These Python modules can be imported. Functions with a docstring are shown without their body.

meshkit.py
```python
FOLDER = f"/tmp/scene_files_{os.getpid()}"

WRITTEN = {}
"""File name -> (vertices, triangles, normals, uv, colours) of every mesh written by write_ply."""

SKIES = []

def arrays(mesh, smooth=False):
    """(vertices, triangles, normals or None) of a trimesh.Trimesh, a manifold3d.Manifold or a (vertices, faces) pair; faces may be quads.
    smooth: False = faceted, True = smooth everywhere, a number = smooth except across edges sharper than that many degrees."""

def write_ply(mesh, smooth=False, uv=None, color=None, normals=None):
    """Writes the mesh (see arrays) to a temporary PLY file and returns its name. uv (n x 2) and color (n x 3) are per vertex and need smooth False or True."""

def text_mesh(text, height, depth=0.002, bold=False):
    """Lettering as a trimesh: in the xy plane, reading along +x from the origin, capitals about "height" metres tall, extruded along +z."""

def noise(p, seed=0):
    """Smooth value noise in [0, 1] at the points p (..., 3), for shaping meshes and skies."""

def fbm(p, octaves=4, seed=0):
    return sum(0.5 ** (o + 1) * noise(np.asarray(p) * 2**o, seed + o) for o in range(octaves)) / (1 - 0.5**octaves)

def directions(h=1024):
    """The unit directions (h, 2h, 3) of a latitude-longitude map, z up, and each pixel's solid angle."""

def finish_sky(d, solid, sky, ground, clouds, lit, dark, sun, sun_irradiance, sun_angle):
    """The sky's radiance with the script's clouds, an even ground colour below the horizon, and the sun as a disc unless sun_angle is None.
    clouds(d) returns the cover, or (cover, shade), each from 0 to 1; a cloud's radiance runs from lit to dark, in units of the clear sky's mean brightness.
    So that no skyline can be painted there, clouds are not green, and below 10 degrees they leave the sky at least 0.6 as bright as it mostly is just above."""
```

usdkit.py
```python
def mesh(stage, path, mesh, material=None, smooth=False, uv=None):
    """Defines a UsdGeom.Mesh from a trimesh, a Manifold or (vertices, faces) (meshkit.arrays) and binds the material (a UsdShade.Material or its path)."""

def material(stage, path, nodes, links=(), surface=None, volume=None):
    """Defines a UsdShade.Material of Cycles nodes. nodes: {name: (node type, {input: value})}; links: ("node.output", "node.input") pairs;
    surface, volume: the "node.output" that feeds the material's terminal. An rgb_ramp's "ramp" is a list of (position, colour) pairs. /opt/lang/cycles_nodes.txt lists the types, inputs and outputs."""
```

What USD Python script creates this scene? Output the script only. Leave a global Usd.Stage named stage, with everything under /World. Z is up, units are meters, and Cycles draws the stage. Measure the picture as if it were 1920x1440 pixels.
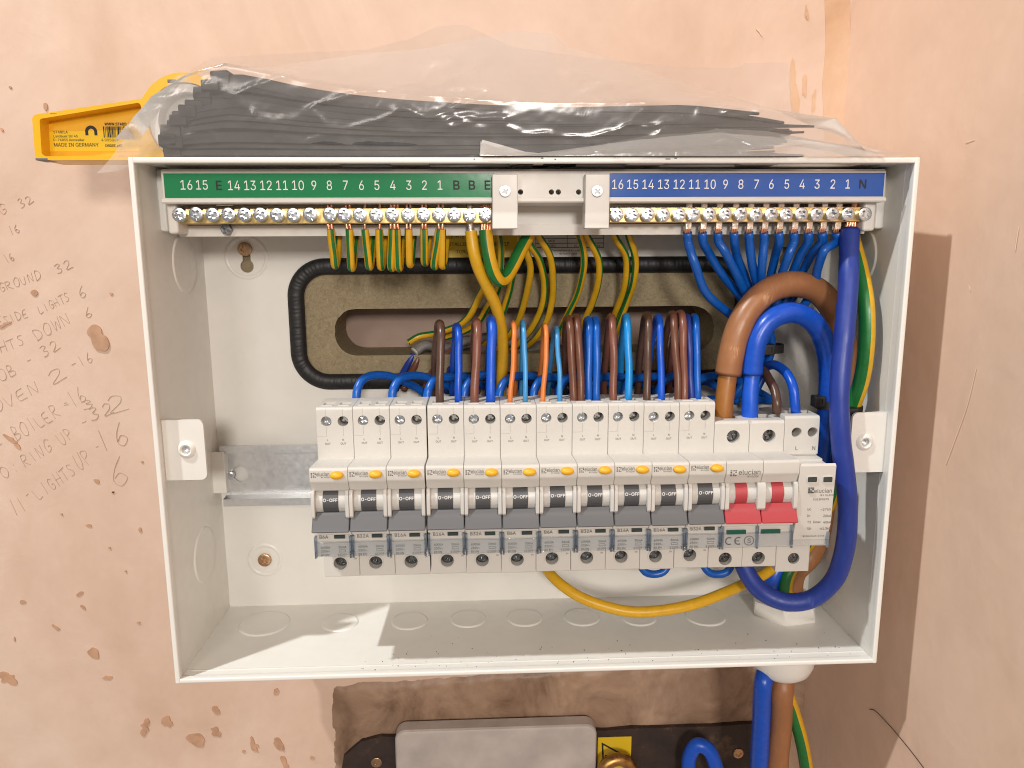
import math, random
import numpy as np
import trimesh
import manifold3d as m3
import mapbox_earcut as earcut
from shapely.geometry import Polygon, Point
import shapely.affinity as aff
import usdkit, meshkit
from pxr import Usd, UsdGeom, UsdLux, UsdShade, Gf, Sdf

random.seed(7); rng = np.random.default_rng(7)
stage = Usd.Stage.CreateInMemory()
UsdGeom.SetStageUpAxis(stage, UsdGeom.Tokens.z); UsdGeom.SetStageMetersPerUnit(stage, 1.0)
UsdGeom.Xform.Define(stage, '/World'); UsdGeom.Scope.Define(stage, '/World/Looks')

# ---------------------------------------------------------------- camera (all lengths below in millimetres; MM scales to metres)
MM = 0.001
CAM = np.array([151.3, -348.2, 210.1]); PITCH, YAW, ROLL = 0.177, 0.044, 0.005; FPX = 1416.6
def cam_axes():
    cp, sp, cy, sy = math.cos(PITCH), math.sin(PITCH), math.cos(YAW), math.sin(YAW)
    f = np.array([sy*cp, cy*cp, -sp]); rt = np.array([cy, -sy, 0.0]); dn = np.cross(f, rt)
    c, s = math.cos(ROLL), math.sin(ROLL)
    return np.array([c*rt + s*dn, -s*rt + c*dn, f])
AX = cam_axes()
cam = UsdGeom.Camera.Define(stage, '/World/camera')
M4 = np.eye(4); M4[0, :3] = AX[0]; M4[1, :3] = -AX[1]; M4[2, :3] = -AX[2]; M4[3, :3] = CAM*MM
cam.AddTransformOp().Set(Gf.Matrix4d(M4.tolist()))
cam.CreateHorizontalApertureAttr(36.0); cam.CreateVerticalApertureAttr(27.0); cam.CreateFocalLengthAttr(36.0*FPX/1920)
cam.CreateClippingRangeAttr(Gf.Vec2f(0.01, 50)); cam.CreateExposureAttr(0.0)

# ---------------------------------------------------------------- light
def material(name, nodes, links=(), surface='p.BSDF', volume=None):
    return usdkit.material(stage, '/World/Looks/'+name, nodes, links, surface=surface, volume=volume)
dome = UsdLux.DomeLight.Define(stage, '/World/room_light')
UsdShade.MaterialBindingAPI.Apply(dome.GetPrim()).Bind(material('room_bounce', {'b': ('background_shader', {'color': (1.0, 0.91, 0.83), 'strength': 0.29})}, surface='b.background'))
def aim(light, pos, target):
    z = np.array(pos, float)-np.array(target, float); z /= np.linalg.norm(z)
    x = np.cross([0, 0, 1.0], z); x /= np.linalg.norm(x); y = np.cross(z, x)
    m = np.eye(4); m[0, :3] = x; m[1, :3] = y; m[2, :3] = z; m[3, :3] = pos
    light.AddTransformOp().Set(Gf.Matrix4d(m.tolist()))
key = UsdLux.SphereLight.Define(stage, '/World/ceiling_spot')
key.CreateRadiusAttr(0.022); key.CreateNormalizeAttr(True); key.CreateIntensityAttr(26.0); key.CreateColorAttr(Gf.Vec3f(0.98, 1.0, 1.0))
key.AddTranslateOp().Set(Gf.Vec3d(-0.584, -0.469, 1.45))
fill = UsdLux.RectLight.Define(stage, '/World/room_lamp')
fill.CreateWidthAttr(0.35); fill.CreateHeightAttr(0.35); fill.CreateNormalizeAttr(True); fill.CreateIntensityAttr(2.2); fill.CreateColorAttr(Gf.Vec3f(1.0, 0.92, 0.84))
aim(fill, (-0.45, -1.75, 0.85), (0.17, 0.0, 0.12))
fill2 = UsdLux.RectLight.Define(stage, '/World/hall_lamp')
fill2.CreateWidthAttr(0.25); fill2.CreateHeightAttr(0.25); fill2.CreateNormalizeAttr(True); fill2.CreateIntensityAttr(5.8); fill2.CreateColorAttr(Gf.Vec3f(1.0, 0.935, 0.87))
aim(fill2, (0.32, -1.9, 0.62), (0.17, 0.0, 0.12))

# ---------------------------------------------------------------- helpers
def P(px, py, v, ax=1):
    """The point of the place that lies on the plane (axis ax = v mm) seen at a spot of the 1920 x 1440 survey photograph."""
    d = AX.T @ np.array([(px-960)/FPX, (py-720)/FPX, 1.0])
    return CAM + d*((v-CAM[ax])/d[ax])
def Z(py, y, px=900): return P(px, py, y)[2]
def Xx(px, y, py=900): return P(px, py, y)[0]

used = {}
def numbered(parent, name):
    k = (parent, name); n = used.get(k, 0); used[k] = n+1
    return f'{parent}/{name}' if n == 0 else f'{parent}/{name}_{n:03d}'
def tag(prim, label=None, cat=None, group=None, kind=None):
    for k, v in (('label', label), ('category', cat), ('group', group), ('kind', kind)):
        if v: prim.SetCustomDataByKey(k, v)
    return prim
def thing(name, label, cat, loc=(0, 0, 0), group=None, kind=None):
    x = UsdGeom.Xform.Define(stage, numbered('/World', name))
    x.AddTranslateOp().Set(Gf.Vec3d(*(np.array(loc, float)*MM).tolist()))
    tag(x.GetPrim(), label, cat, group, kind)
    ORIG[str(x.GetPath())] = np.array(loc, float)
    return x.GetPrim()
ORIG = {}
def tm(mesh):
    if isinstance(mesh, m3.Manifold):
        q = mesh.to_mesh(); return trimesh.Trimesh(q.vert_properties[:, :3], q.tri_verts, process=False)
    if isinstance(mesh, (list,)):
        return trimesh.util.concatenate([tm(x) for x in mesh])
    if isinstance(mesh, tuple):
        v, f, _ = meshkit.arrays(mesh); return trimesh.Trimesh(v, f, process=False)
    return mesh
def obj(name, mesh, mat, parent=None, smooth=32, label=None, cat=None, group=None, kind=None):
    pp = str(parent.GetPath()) if parent is not None else '/World'
    m = tm(mesh); root = '/'.join(pp.split('/')[:3])
    o = ORIG.get(root, np.zeros(3))
    v = (np.asarray(m.vertices)-o)*MM
    path = numbered(pp, name)
    pr = usdkit.mesh(stage, path, (v, np.asarray(m.faces)), MAT[mat], smooth=smooth).GetPrim()
    tag(pr, label, cat, group, kind)
    return pr

def to_man(m):
    m = tm(m)
    return m3.Manifold(m3.Mesh(np.asarray(m.vertices, np.float32), np.asarray(m.faces, np.uint32)))
def box(x0, x1, y0, y1, z0, z1):
    return m3.Manifold.cube((x1-x0, y1-y0, z1-z0)).translate((x0, y0, z0))
def rbox(x0, x1, y0, y1, z0, z1, r=0.5, seg=8):
    r = min(r, (x1-x0)/2.01, (y1-y0)/2.01, (z1-z0)/2.01)
    s = m3.Manifold.sphere(r, seg)
    return m3.Manifold.batch_hull([s.translate((x, y, z)) for x in (x0+r, x1-r) for y in (y0+r, y1-r) for z in (z0+r, z1-r)])
def cyl(c, r, h, axis='y', seg=28, r2=None):
    """cylinder from c along +axis with length h"""
    m = m3.Manifold.cylinder(h, r, r if r2 is None else r2, seg)
    if axis == 'y': m = m.rotate((-90, 0, 0))
    elif axis == '-y': m = m.rotate((90, 0, 0))
    elif axis == 'x': m = m.rotate((0, 90, 0))
    elif axis == '-z': m = m.rotate((180, 0, 0))
    return m.translate(tuple(map(float, c)))
def poly_offset(p, d):
    """inset a closed polygon by d keeping its corner count"""
    p = np.asarray(p, float); n = len(p); a = 0.5*np.sum(p[:, 0]*np.roll(p[:, 1], -1)-np.roll(p[:, 0], -1)*p[:, 1])
    if a < 0: p = p[::-1]
    out = []
    for i in range(n):
        e0 = p[i]-p[i-1]; e1 = p[(i+1) % n]-p[i]
        e0 = e0/np.linalg.norm(e0); e1 = e1/np.linalg.norm(e1)
        n0 = np.array([-e0[1], e0[0]]); n1 = np.array([-e1[1], e1[0]])
        b = n0+n1; q = max(0.35, 1+n0@n1)
        out.append(p[i]+d*b/q)
    return p, np.array(out)
def loft(prof, x0, x1, ch=0.3):
    """solid with profile [(y, z)...] running along x, its end edges chamfered"""
    p, q = poly_offset(prof, ch)
    n = len(p)
    L = [(x0, q), (x0+ch, p), (x1-ch, p), (x1, q)] if ch > 0 else [(x0, p), (x1, p)]
    v = np.vstack([np.c_[np.full(n, x), r] for x, r in L]); f = []
    for k in range(len(L)-1):
        for i in range(n):
            a, b = k*n+i, k*n+(i+1) % n
            f += [(a, b, b+n), (a, b+n, a+n)]
    cap = earcut.triangulate_float64(np.asarray(L[0][1]), np.array([n], np.uint32)).reshape(-1, 3)
    capA = np.asarray(cap, int)
    # cap orientation: profile counter-clockwise in (y, z) faces +x
    t = L[0][1][capA[0]]; ar = np.cross(t[1]-t[0], t[2]-t[0])
    up = capA if ar > 0 else capA[:, ::-1]
    f = np.array(f); 
    f = np.vstack([f, up[:, ::-1], up+(len(L)-1)*n])
    m = trimesh.Trimesh(v, f, process=False)
    if m.volume < 0: m.invert()
    return m
def slab(poly, y0, y1):
    """shapely polygon in (x, z) made a solid between depths y0 < y1"""
    m = trimesh.creation.extrude_polygon(poly, y1-y0, engine='earcut')
    v = m.vertices; m.vertices = np.c_[v[:, 0], y1-v[:, 2], v[:, 1]]
    if m.volume < 0: m.invert()
    return m
def lathe(c, prof, axis='y', seg=32):
    """prof: (radius, distance along axis)"""
    m = trimesh.creation.revolve(np.array(prof, float), sections=seg)
    v = np.asarray(m.vertices)
    if axis == 'y': v = np.c_[v[:, 0], v[:, 2], v[:, 1]]
    elif axis == 'x': v = np.c_[v[:, 2], v[:, 0], v[:, 1]]
    m = trimesh.Trimesh(v+np.asarray(c, float), m.faces, process=False)
    m.fix_normals() if False else None
    if m.volume < 0: m.invert()
    return m
def rrect(x0, x1, z0, z1, r, seg=8):
    return Polygon([(x0+r, z0+r), (x1-r, z0+r), (x1-r, z1-r), (x0+r, z1-r)]).buffer(r, quad_segs=seg)
tcache = {}
def text(s, h, x, y, z, anchor='l', bold=False, squeeze=1.0, rot=0.0, depth=0.06):
    """flat print facing the room (-y); h = capital height, (x, z) = baseline point"""
    k = (s, bold)
    if k not in tcache:
        m = meshkit.text_mesh(s, 1.0, 1.0, bold); tcache[k] = (np.array(m.vertices), np.array(m.faces))
    v, f = tcache[k]; v = v.copy()
    v[:, 0] *= squeeze
    w = v[:, 0].max()
    v[:, 0] -= {'l': 0, 'c': w/2, 'r': w}[anchor]
    v[:, :2] *= h
    if rot:
        c, s_ = math.cos(rot), math.sin(rot); v[:, :2] = v[:, :2] @ np.array([[c, s_], [-s_, c]])
    return trimesh.Trimesh(np.c_[x+v[:, 0], y-v[:, 2]*depth, z+v[:, 1]], f, process=False)
def spline(pts, step=1.5, mx=160):
    """centripetal Catmull-Rom through the points"""
    p = np.asarray(pts, float)
    if len(p) == 2: return p[0]+(p[1]-p[0])*np.linspace(0, 1, 3)[:, None]
    p = np.vstack([2*p[0]-p[1], p, 2*p[-1]-p[-2]])
    out = []
    for i in range(1, len(p)-2):
        a, b, c, d = p[i-1:i+3]
        t0 = 0; t1 = t0+max(1e-3, np.linalg.norm(b-a))**.5; t2 = t1+max(1e-3, np.linalg.norm(c-b))**.5; t3 = t2+max(1e-3, np.linalg.norm(d-c))**.5
        n = int(np.clip(np.linalg.norm(c-b)/step, 2, 40)); t = np.linspace(t1, t2, n, endpoint=False)[:, None]
        A1 = (t1-t)/(t1-t0)*a+(t-t0)/(t1-t0)*b; A2 = (t2-t)/(t2-t1)*b+(t-t1)/(t2-t1)*c; A3 = (t3-t)/(t3-t2)*c+(t-t2)/(t3-t2)*d
        B1 = (t2-t)/(t2-t0)*A1+(t-t0)/(t2-t0)*A2; B2 = (t3-t)/(t3-t1)*A2+(t-t1)/(t3-t1)*A3
        out.append((t2-t)/(t2-t1)*B1+(t-t1)/(t2-t1)*B2)
    return np.vstack(out+[p[-2:-1]])
def wob(path, amp=.5, wl=14.0):
    k = path/wl+rng.uniform(0, 90, 3)
    n = np.stack([meshkit.noise(k+[a_, 0, 0], 3)-.5 for a_ in (0, 31.7, 77.3)], -1); e = np.minimum(np.linspace(0, 1, len(path)), np.linspace(1, 0, len(path)))
    return path+n*2*amp*np.clip(e*8, 0, 1)[:, None]
def frames(path):
    t = np.gradient(path, axis=0); t /= np.maximum(np.linalg.norm(t, axis=1, keepdims=True), 1e-9)
    # first normal: towards the camera side (-y) as far as possible
    ref = np.array([0, -1.0, 0]); n = ref-t[0]*(ref@t[0])
    if np.linalg.norm(n) < .2: ref = np.array([0, 0, 1.0]); n = ref-t[0]*(ref@t[0])
    n /= np.linalg.norm(n); N = [n]
    for i in range(1, len(path)):
        n = N[-1]-t[i]*(N[-1]@t[i]); N.append(n/np.linalg.norm(n))
    N = np.array(N); return t, N, np.cross(t, N)
def tube(path, r, seg=14, a0=0, a1=2*math.pi, twist=0.0, phase=0.0, caps=True, flat=1.0):
    t, N, B = frames(path); n = len(path)
    full = abs(a1-a0-2*math.pi) < 1e-6
    k = seg if full else seg+1
    ang = np.linspace(a0, a1, k, endpoint=not full)
    tw = phase+(twist*np.linspace(0, 1, n) if np.isscalar(twist) else np.asarray(twist))
    A = ang[None]+tw[:, None]
    rr = np.broadcast_to(np.asarray(r, float).reshape(-1, 1), (n, 1))
    v = path[:, None]+rr[..., None]*(np.cos(A)[..., None]*N[:, None]+flat*np.sin(A)[..., None]*B[:, None])
    idx = np.arange(n*k).reshape(n, k); f = []
    j1 = np.roll(np.arange(k), -1) if full else np.arange(1, k); j0 = np.arange(k) if full else np.arange(k-1)
    a, b, c, d = idx[:-1][:, j0], idx[:-1][:, j1], idx[1:][:, j1], idx[1:][:, j0]
    f = np.vstack([np.stack([a, b, c], -1).reshape(-1, 3), np.stack([a, c, d], -1).reshape(-1, 3)])
    v = v.reshape(-1, 3)
    if caps and full:
        v = np.vstack([v, path[:1], path[-1:]]); e = len(v)
        f = np.vstack([f, [(e-2, (i+1) % k, i) for i in range(k)], [(e-1, (n-1)*k+i, (n-1)*k+(i+1) % k) for i in range(k)]])
    return trimesh.Trimesh(v, f, process=False)

# ---------------------------------------------------------------- materials
MAT = {}
def plastic(name, col, rough=0.4, spec=0.5, bump=0.0, bscale=400, var=0.0, coat=0.0, vscale=60, **kw):
    nodes = {'p': ('principled_bsdf', {'base_color': col, 'roughness': rough, 'specular_ior_level': spec, 'coat_weight': coat, **kw})}
    links = []
    if bump or var: nodes['g'] = ('geometry', {})
    if bump:
        nodes['n'] = ('noise_texture', {'scale': bscale, 'detail': 3}); nodes['b'] = ('bump', {'strength': bump, 'distance': 0.0004})
        links += [('g.position', 'n.vector'), ('n.fac', 'b.height'), ('b.normal', 'p.normal')]
    if var:
        nodes['n2'] = ('noise_texture', {'scale': vscale, 'detail': 5, 'roughness': 0.6})
        lo, hi = tuple(c*(1-var) for c in col), tuple(min(1, c*(1+var)) for c in col)
        nodes['r'] = ('rgb_ramp', {'ramp': [(0.3, lo), (0.7, hi)]})
        links += [('g.position', 'n2.vector'), ('n2.fac', 'r.fac'), ('r.color', 'p.base_color')]
        nodes['rr'] = ('map_range', {'from_min': 0.3, 'from_max': 0.7, 'to_min': rough*0.8, 'to_max': min(1, rough*1.25)})
        links += [('n2.fac', 'rr.value'), ('rr.result', 'p.roughness')]
    MAT[name] = material(name, nodes, links)
def metal(name, col, rough=0.3, var=0.15, vscale=300):
    nodes = {'p': ('principled_bsdf', {'base_color': col, 'metallic': 1.0, 'roughness': rough}), 'g': ('geometry', {}),
             'n': ('noise_texture', {'scale': vscale, 'detail': 4}), 'r': ('map_range', {'from_min': 0.3, 'from_max': 0.7, 'to_min': rough*(1-var*2), 'to_max': rough*(1+var*2)}),
             'c': ('rgb_ramp', {'ramp': [(0.3, tuple(x*(1-var) for x in col)), (0.7, tuple(min(1, x*(1+var)) for x in col))]}),}
    MAT[name] = material(name, nodes, [('g.position', 'n.vector'), ('n.fac', 'r.value'), ('r.result', 'p.roughness'), ('n.fac', 'c.fac'), ('c.color', 'p.base_color')])
plastic('powder_coat', (0.77, 0.75, 0.70), 0.32, bump=0.06, bscale=900, var=0.02, vscale=40)
plastic('white_plastic', (0.74, 0.715, 0.665), 0.36, var=0.02)
plastic('breaker_plastic', (0.60, 0.575, 0.53), 0.42, var=0.02, bump=0.02, bscale=1500)
plastic('breaker_plastic_light', (0.57, 0.55, 0.515), 0.38)
plastic('carrier_plastic', (0.70, 0.67, 0.62), 0.36, var=0.02)
plastic('lever_grey', (0.115, 0.115, 0.12), 0.5, bump=0.04, bscale=2500)
plastic('toggle_grey', (0.075, 0.075, 0.08), 0.42)
plastic('switch_red', (0.42, 0.05, 0.06), 0.42, bump=0.03, bscale=2500)
plastic('button_yellow', (0.80, 0.42, 0.02), 0.4)
plastic('indicator_green', (0.0, 0.09, 0.06), 0.25)
plastic('indicator_dark', (0.035, 0.05, 0.045), 0.3)
plastic('print_grey', (0.10, 0.095, 0.09), 0.6)
plastic('print_dark', (0.014, 0.013, 0.013), 0.6)
plastic('print_white', (0.82, 0.82, 0.80), 0.5)
plastic('hole_black', (0.012, 0.012, 0.012), 0.7)
plastic('label_green', (0.018, 0.235, 0.09), 0.16, bump=0.10, bscale=120)
plastic('label_blue', (0.026, 0.105, 0.42), 0.16, bump=0.06, bscale=120)
plastic('label_yellow', (0.72, 0.50, 0.02), 0.35)
plastic('sticker_white', (0.72, 0.70, 0.66), 0.4)
plastic('rating_panel', (0.50, 0.49, 0.47), 0.4)
for n, c, r in (('cable_blue', (0.004, 0.095, 0.44), 0.30), ('cable_mid_blue', (0.005, 0.072, 0.48), 0.30), ('cable_royal_blue', (0.006, 0.085, 0.55), 0.36), ('cable_tail_blue', (0.012, 0.034, 0.235), 0.40),
                ('cable_light_blue', (0.06, 0.30, 0.62), 0.32), ('cable_cyan', (0.01, 0.24, 0.62), 0.30), ('cable_dark_blue', (0.01, 0.03, 0.20), 0.3),
                ('cable_brown', (0.135, 0.052, 0.030), 0.32), ('cable_dark_brown', (0.085, 0.042, 0.028), 0.3), ('cable_red_brown', (0.19, 0.07, 0.045), 0.32), ('cable_orange', (0.68, 0.20, 0.045), 0.35),
                ('cable_tan', (0.36, 0.155, 0.062), 0.42), ('cable_tan_core', (0.30, 0.115, 0.022), 0.4), ('earth_yellow', (0.66, 0.37, 0.012), 0.36), ('earth_green', (0.010, 0.15, 0.030), 0.36), ('sheath_grey', (0.22, 0.21, 0.195), 0.5)):
    plastic(n, c, r, var=0.07, vscale=250, bump=0.05, bscale=700)

metal('zinc', (0.68, 0.71, 0.74), 0.24, 0.07, 500)
metal('galvanised', (0.74, 0.75, 0.76), 0.40, 0.04, 400)
metal('dark_steel', (0.20, 0.205, 0.21), 0.28, 0.25, 900)
metal('brass', (0.78, 0.56, 0.24), 0.28, 0.12, 300)
metal('copper', (0.85, 0.44, 0.28), 0.27, 0.15, 900)
metal('tinned', (0.75, 0.70, 0.64), 0.26, 0.18, 900)
metal('bronze_screw', (0.55, 0.36, 0.22), 0.32, 0.10, 500)
metal('old_brass', (0.45, 0.26, 0.09), 0.4, 0.2, 300)
plastic('black_rubber', (0.012, 0.012, 0.013), 0.5, bump=0.5, bscale=350)
plastic('black_nylon', (0.017, 0.015, 0.015), 0.5, bump=0.06, bscale=500, var=0.3, vscale=90)
plastic('level_yellow', (0.80, 0.42, 0.006), 0.34, bump=0.04, bscale=300, var=0.04)
plastic('level_label', (0.84, 0.56, 0.01), 0.35)
plastic('scuff_grey', (0.16, 0.145, 0.13), 0.5)
plastic('pencil', (0.45, 0.335, 0.27), 0.6)
plastic('dried_splash', (0.47, 0.27, 0.165), 0.65, var=0.18, vscale=140)
plastic('old_grey_plastic', (0.47, 0.42, 0.385), 0.5, var=0.16, vscale=38, bump=0.06, bscale=200)
plastic('hair_dark', (0.05, 0.03, 0.02), 0.5)
def scuffed(name, col, scuff, rough):
    MAT[name] = material(name, {'g': ('geometry', {}), 'm': ('mapping', {'scale': (1.0, 1.0, 0.22)}), 'n': ('noise_texture', {'scale': 420, 'detail': 6, 'roughness': 0.7}), 'n2': ('noise_texture', {'scale': 60, 'detail': 3}),
        'mu': ('math', {'math_type': 'multiply'}), 'r': ('rgb_ramp', {'ramp': [(0.24, tuple(c*.9 for c in col)), (0.32, col), (0.37, col), (0.43, scuff)]}), 'rr': ('map_range', {'from_min': .2, 'from_max': .45, 'to_min': rough, 'to_max': rough+.2}), 'b': ('bump', {'strength': .25, 'distance': .0004}), 'p': ('principled_bsdf', {})},
        [('g.position', 'm.vector'), ('m.vector', 'n.vector'), ('g.position', 'n2.vector'), ('n.fac', 'mu.value1'), ('n2.fac', 'mu.value2'), ('mu.value', 'r.fac'), ('mu.value', 'rr.value'), ('r.color', 'p.base_color'), ('rr.result', 'p.roughness'), ('n.fac', 'b.height'), ('b.normal', 'p.normal')])
scuffed('cable_tan', (0.34, 0.145, 0.058), (0.50, 0.27, 0.14), 0.38)
scuffed('cable_tail_blue', (0.016, 0.042, 0.28), (0.045, 0.075, 0.36), 0.36)
# clear film, and the clear label covers
def clear(name, tint, milk, milk_col, rough=0.08, ior=1.45, bump=0.0, bscale=60):
    nodes = {'t': ('transparent_bsdf', {'color': tint}), 'd': ('diffuse_bsdf', {'color': milk_col}), 'l': ('translucent_bsdf', {'color': milk_col}), 'dl': ('mix_closure', {'fac': 0.5}),
             'g': ('glossy_bsdf', {'roughness': rough, 'color': (1, 1, 1)}), 'fr': ('fresnel', {'IOR': ior}), 'm1': ('mix_closure', {'fac': milk}), 'm2': ('mix_closure', {})}
    links = [('d.BSDF', 'dl.closure1'), ('l.BSDF', 'dl.closure2'), ('t.BSDF', 'm1.closure1'), ('dl.closure', 'm1.closure2'), ('fr.fac', 'm2.fac'), ('m1.closure', 'm2.closure1'), ('g.BSDF', 'm2.closure2')]
    if bump:
        nodes |= {'q': ('geometry', {}), 'n': ('noise_texture', {'scale': bscale, 'detail': 4, 'distortion': 1.5}), 'b': ('bump', {'strength': bump, 'distance': 0.003})}
        links += [('q.position', 'n.vector'), ('n.fac', 'b.height'), ('b.normal', 'g.normal'), ('b.normal', 'fr.normal')]
    MAT[name] = material(name, nodes, links, surface='m2.closure')
clear('bag_film', (0.97, 0.965, 0.96), 0.24, (0.82, 0.78, 0.75), 0.17, 1.36, 0.03, 40)
clear('clear_cover', (0.975, 0.98, 0.985), 0.03, (0.6, 0.65, 0.7), 0.05, 1.4)
clear('clear_clip', (0.72, 0.79, 0.87), 0.15, (0.55, 0.63, 0.74), 0.05, 1.5)

# plaster: pink skim with trowel clouds and a dull raw band near the corner
def plaster(name, base, pale, dark, sc=5.0, bump=.4):
    nodes = {'g': ('geometry', {}), 'mp': ('mapping', {'scale': (1.0, 1.0, 0.8)}),
             'n1': ('noise_texture', {'scale': sc, 'detail': 8, 'roughness': 0.66, 'distortion': 0.8}), 'r1': ('rgb_ramp', {'ramp': [(0.28, dark), (0.5, base), (0.74, pale)]}),
             'n2': ('noise_texture', {'scale': 45, 'detail': 6, 'roughness': 0.7}), 'r2': ('rgb_ramp', {'ramp': [(0.3, (0.93, 0.92, 0.91)), (0.7, (1, 1, 1))]}), 'mx': ('mix', {'mix_type': 'multiply', 'fac': 1.0}),
             'n3': ('noise_texture', {'scale': 26, 'detail': 5, 'distortion': 0.4}), 'b': ('bump', {'strength': bump, 'distance': 0.002}),
             'n4': ('noise_texture', {'scale': 7, 'detail': 3}), 'rr': ('map_range', {'from_min': 0.3, 'from_max': 0.7, 'to_min': 0.42, 'to_max': 0.62}),
             'p': ('principled_bsdf', {'specular_ior_level': 0.35})}
    links = [('g.position', 'mp.vector'), ('mp.vector', 'n1.vector'), ('n1.fac', 'r1.fac'), ('g.position', 'n2.vector'), ('n2.fac', 'r2.fac'), ('r1.color', 'mx.color1'), ('r2.color', 'mx.color2'), ('mx.color', 'p.base_color'),
             ('g.position', 'n3.vector'), ('n3.fac', 'b.height'), ('b.normal', 'p.normal'), ('g.position', 'n4.vector'), ('n4.fac', 'rr.value'), ('rr.result', 'p.roughness')]
    MAT[name] = material(name, nodes, links)
plaster('plaster', (0.66, 0.48, 0.375), (0.745, 0.58, 0.475), (0.575, 0.395, 0.29))
plaster('slot_shade_plaster', (0.36, 0.255, 0.20), (0.43, 0.32, 0.26), (0.28, 0.185, 0.14))  # wall plaster darkened to stand in for shade inside the slot
plaster('lit_side_plaster', (0.75, 0.535, 0.405), (0.81, 0.60, 0.47), (0.69, 0.475, 0.35))  # same plaster as the back wall, lightened to imitate stronger light here
plastic('pale_plaster', (0.82, 0.64, 0.50), 0.6)
plaster('raw_plaster', (0.62, 0.39, 0.24), (0.74, 0.53, 0.38), (0.40, 0.21, 0.115))
plaster('dirty_shaded_plaster', (0.32, 0.205, 0.135), (0.50, 0.335, 0.235), (0.13, 0.07, 0.04), 22, .9)  # real dirt, base darkened further for the shadow below the box
MAT['chipboard'] = material('chipboard', {'g': ('geometry', {}), 'n': ('noise_texture', {'scale': 520, 'detail': 6, 'roughness': 0.75, 'distortion': 1.2}), 'r': ('rgb_ramp', {'ramp': [(0.25, (0.18, 0.14, 0.082)), (0.5, (0.29, 0.235, 0.145)), (0.75, (0.39, 0.325, 0.215))]}),
    'b': ('bump', {'strength': 0.35, 'distance': 0.0006}), 'p': ('principled_bsdf', {'roughness': 0.8, 'specular_ior_level': 0.2})},
    [('g.position', 'n.vector'), ('n.fac', 'r.fac'), ('r.color', 'p.base_color'), ('n.fac', 'b.height'), ('b.normal', 'p.normal')])
MAT['dark_board'] = material('dark_board', {'g': ('geometry', {}), 'n': ('noise_texture', {'scale': 35, 'detail': 7, 'roughness': 0.7}), 'r': ('rgb_ramp', {'ramp': [(0.3, (0.016, 0.009, 0.007)), (0.56, (0.04, 0.022, 0.016)), (0.72, (0.16, 0.10, 0.055))]}),
    'b': ('bump', {'strength': 0.4, 'distance': 0.001}), 'p': ('principled_bsdf', {'roughness': 0.6})}, [('g.position', 'n.vector'), ('n.fac', 'r.fac'), ('r.color', 'p.base_color'), ('n.fac', 'b.height'), ('b.normal', 'p.normal')])

# ---------------------------------------------------------------- key measures
W, H, D = 353.0, 250.0, 79.0           # enclosure
YB = 78.0                              # its back panel
YW = 118.0                             # plaster wall behind
CX = 372.4                             # room corner
SLOPE = 7.6/104.4                      # the return wall leans away a little
MOD = 17.6; X0 = 73.3                  # breaker module and the row's start

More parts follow.
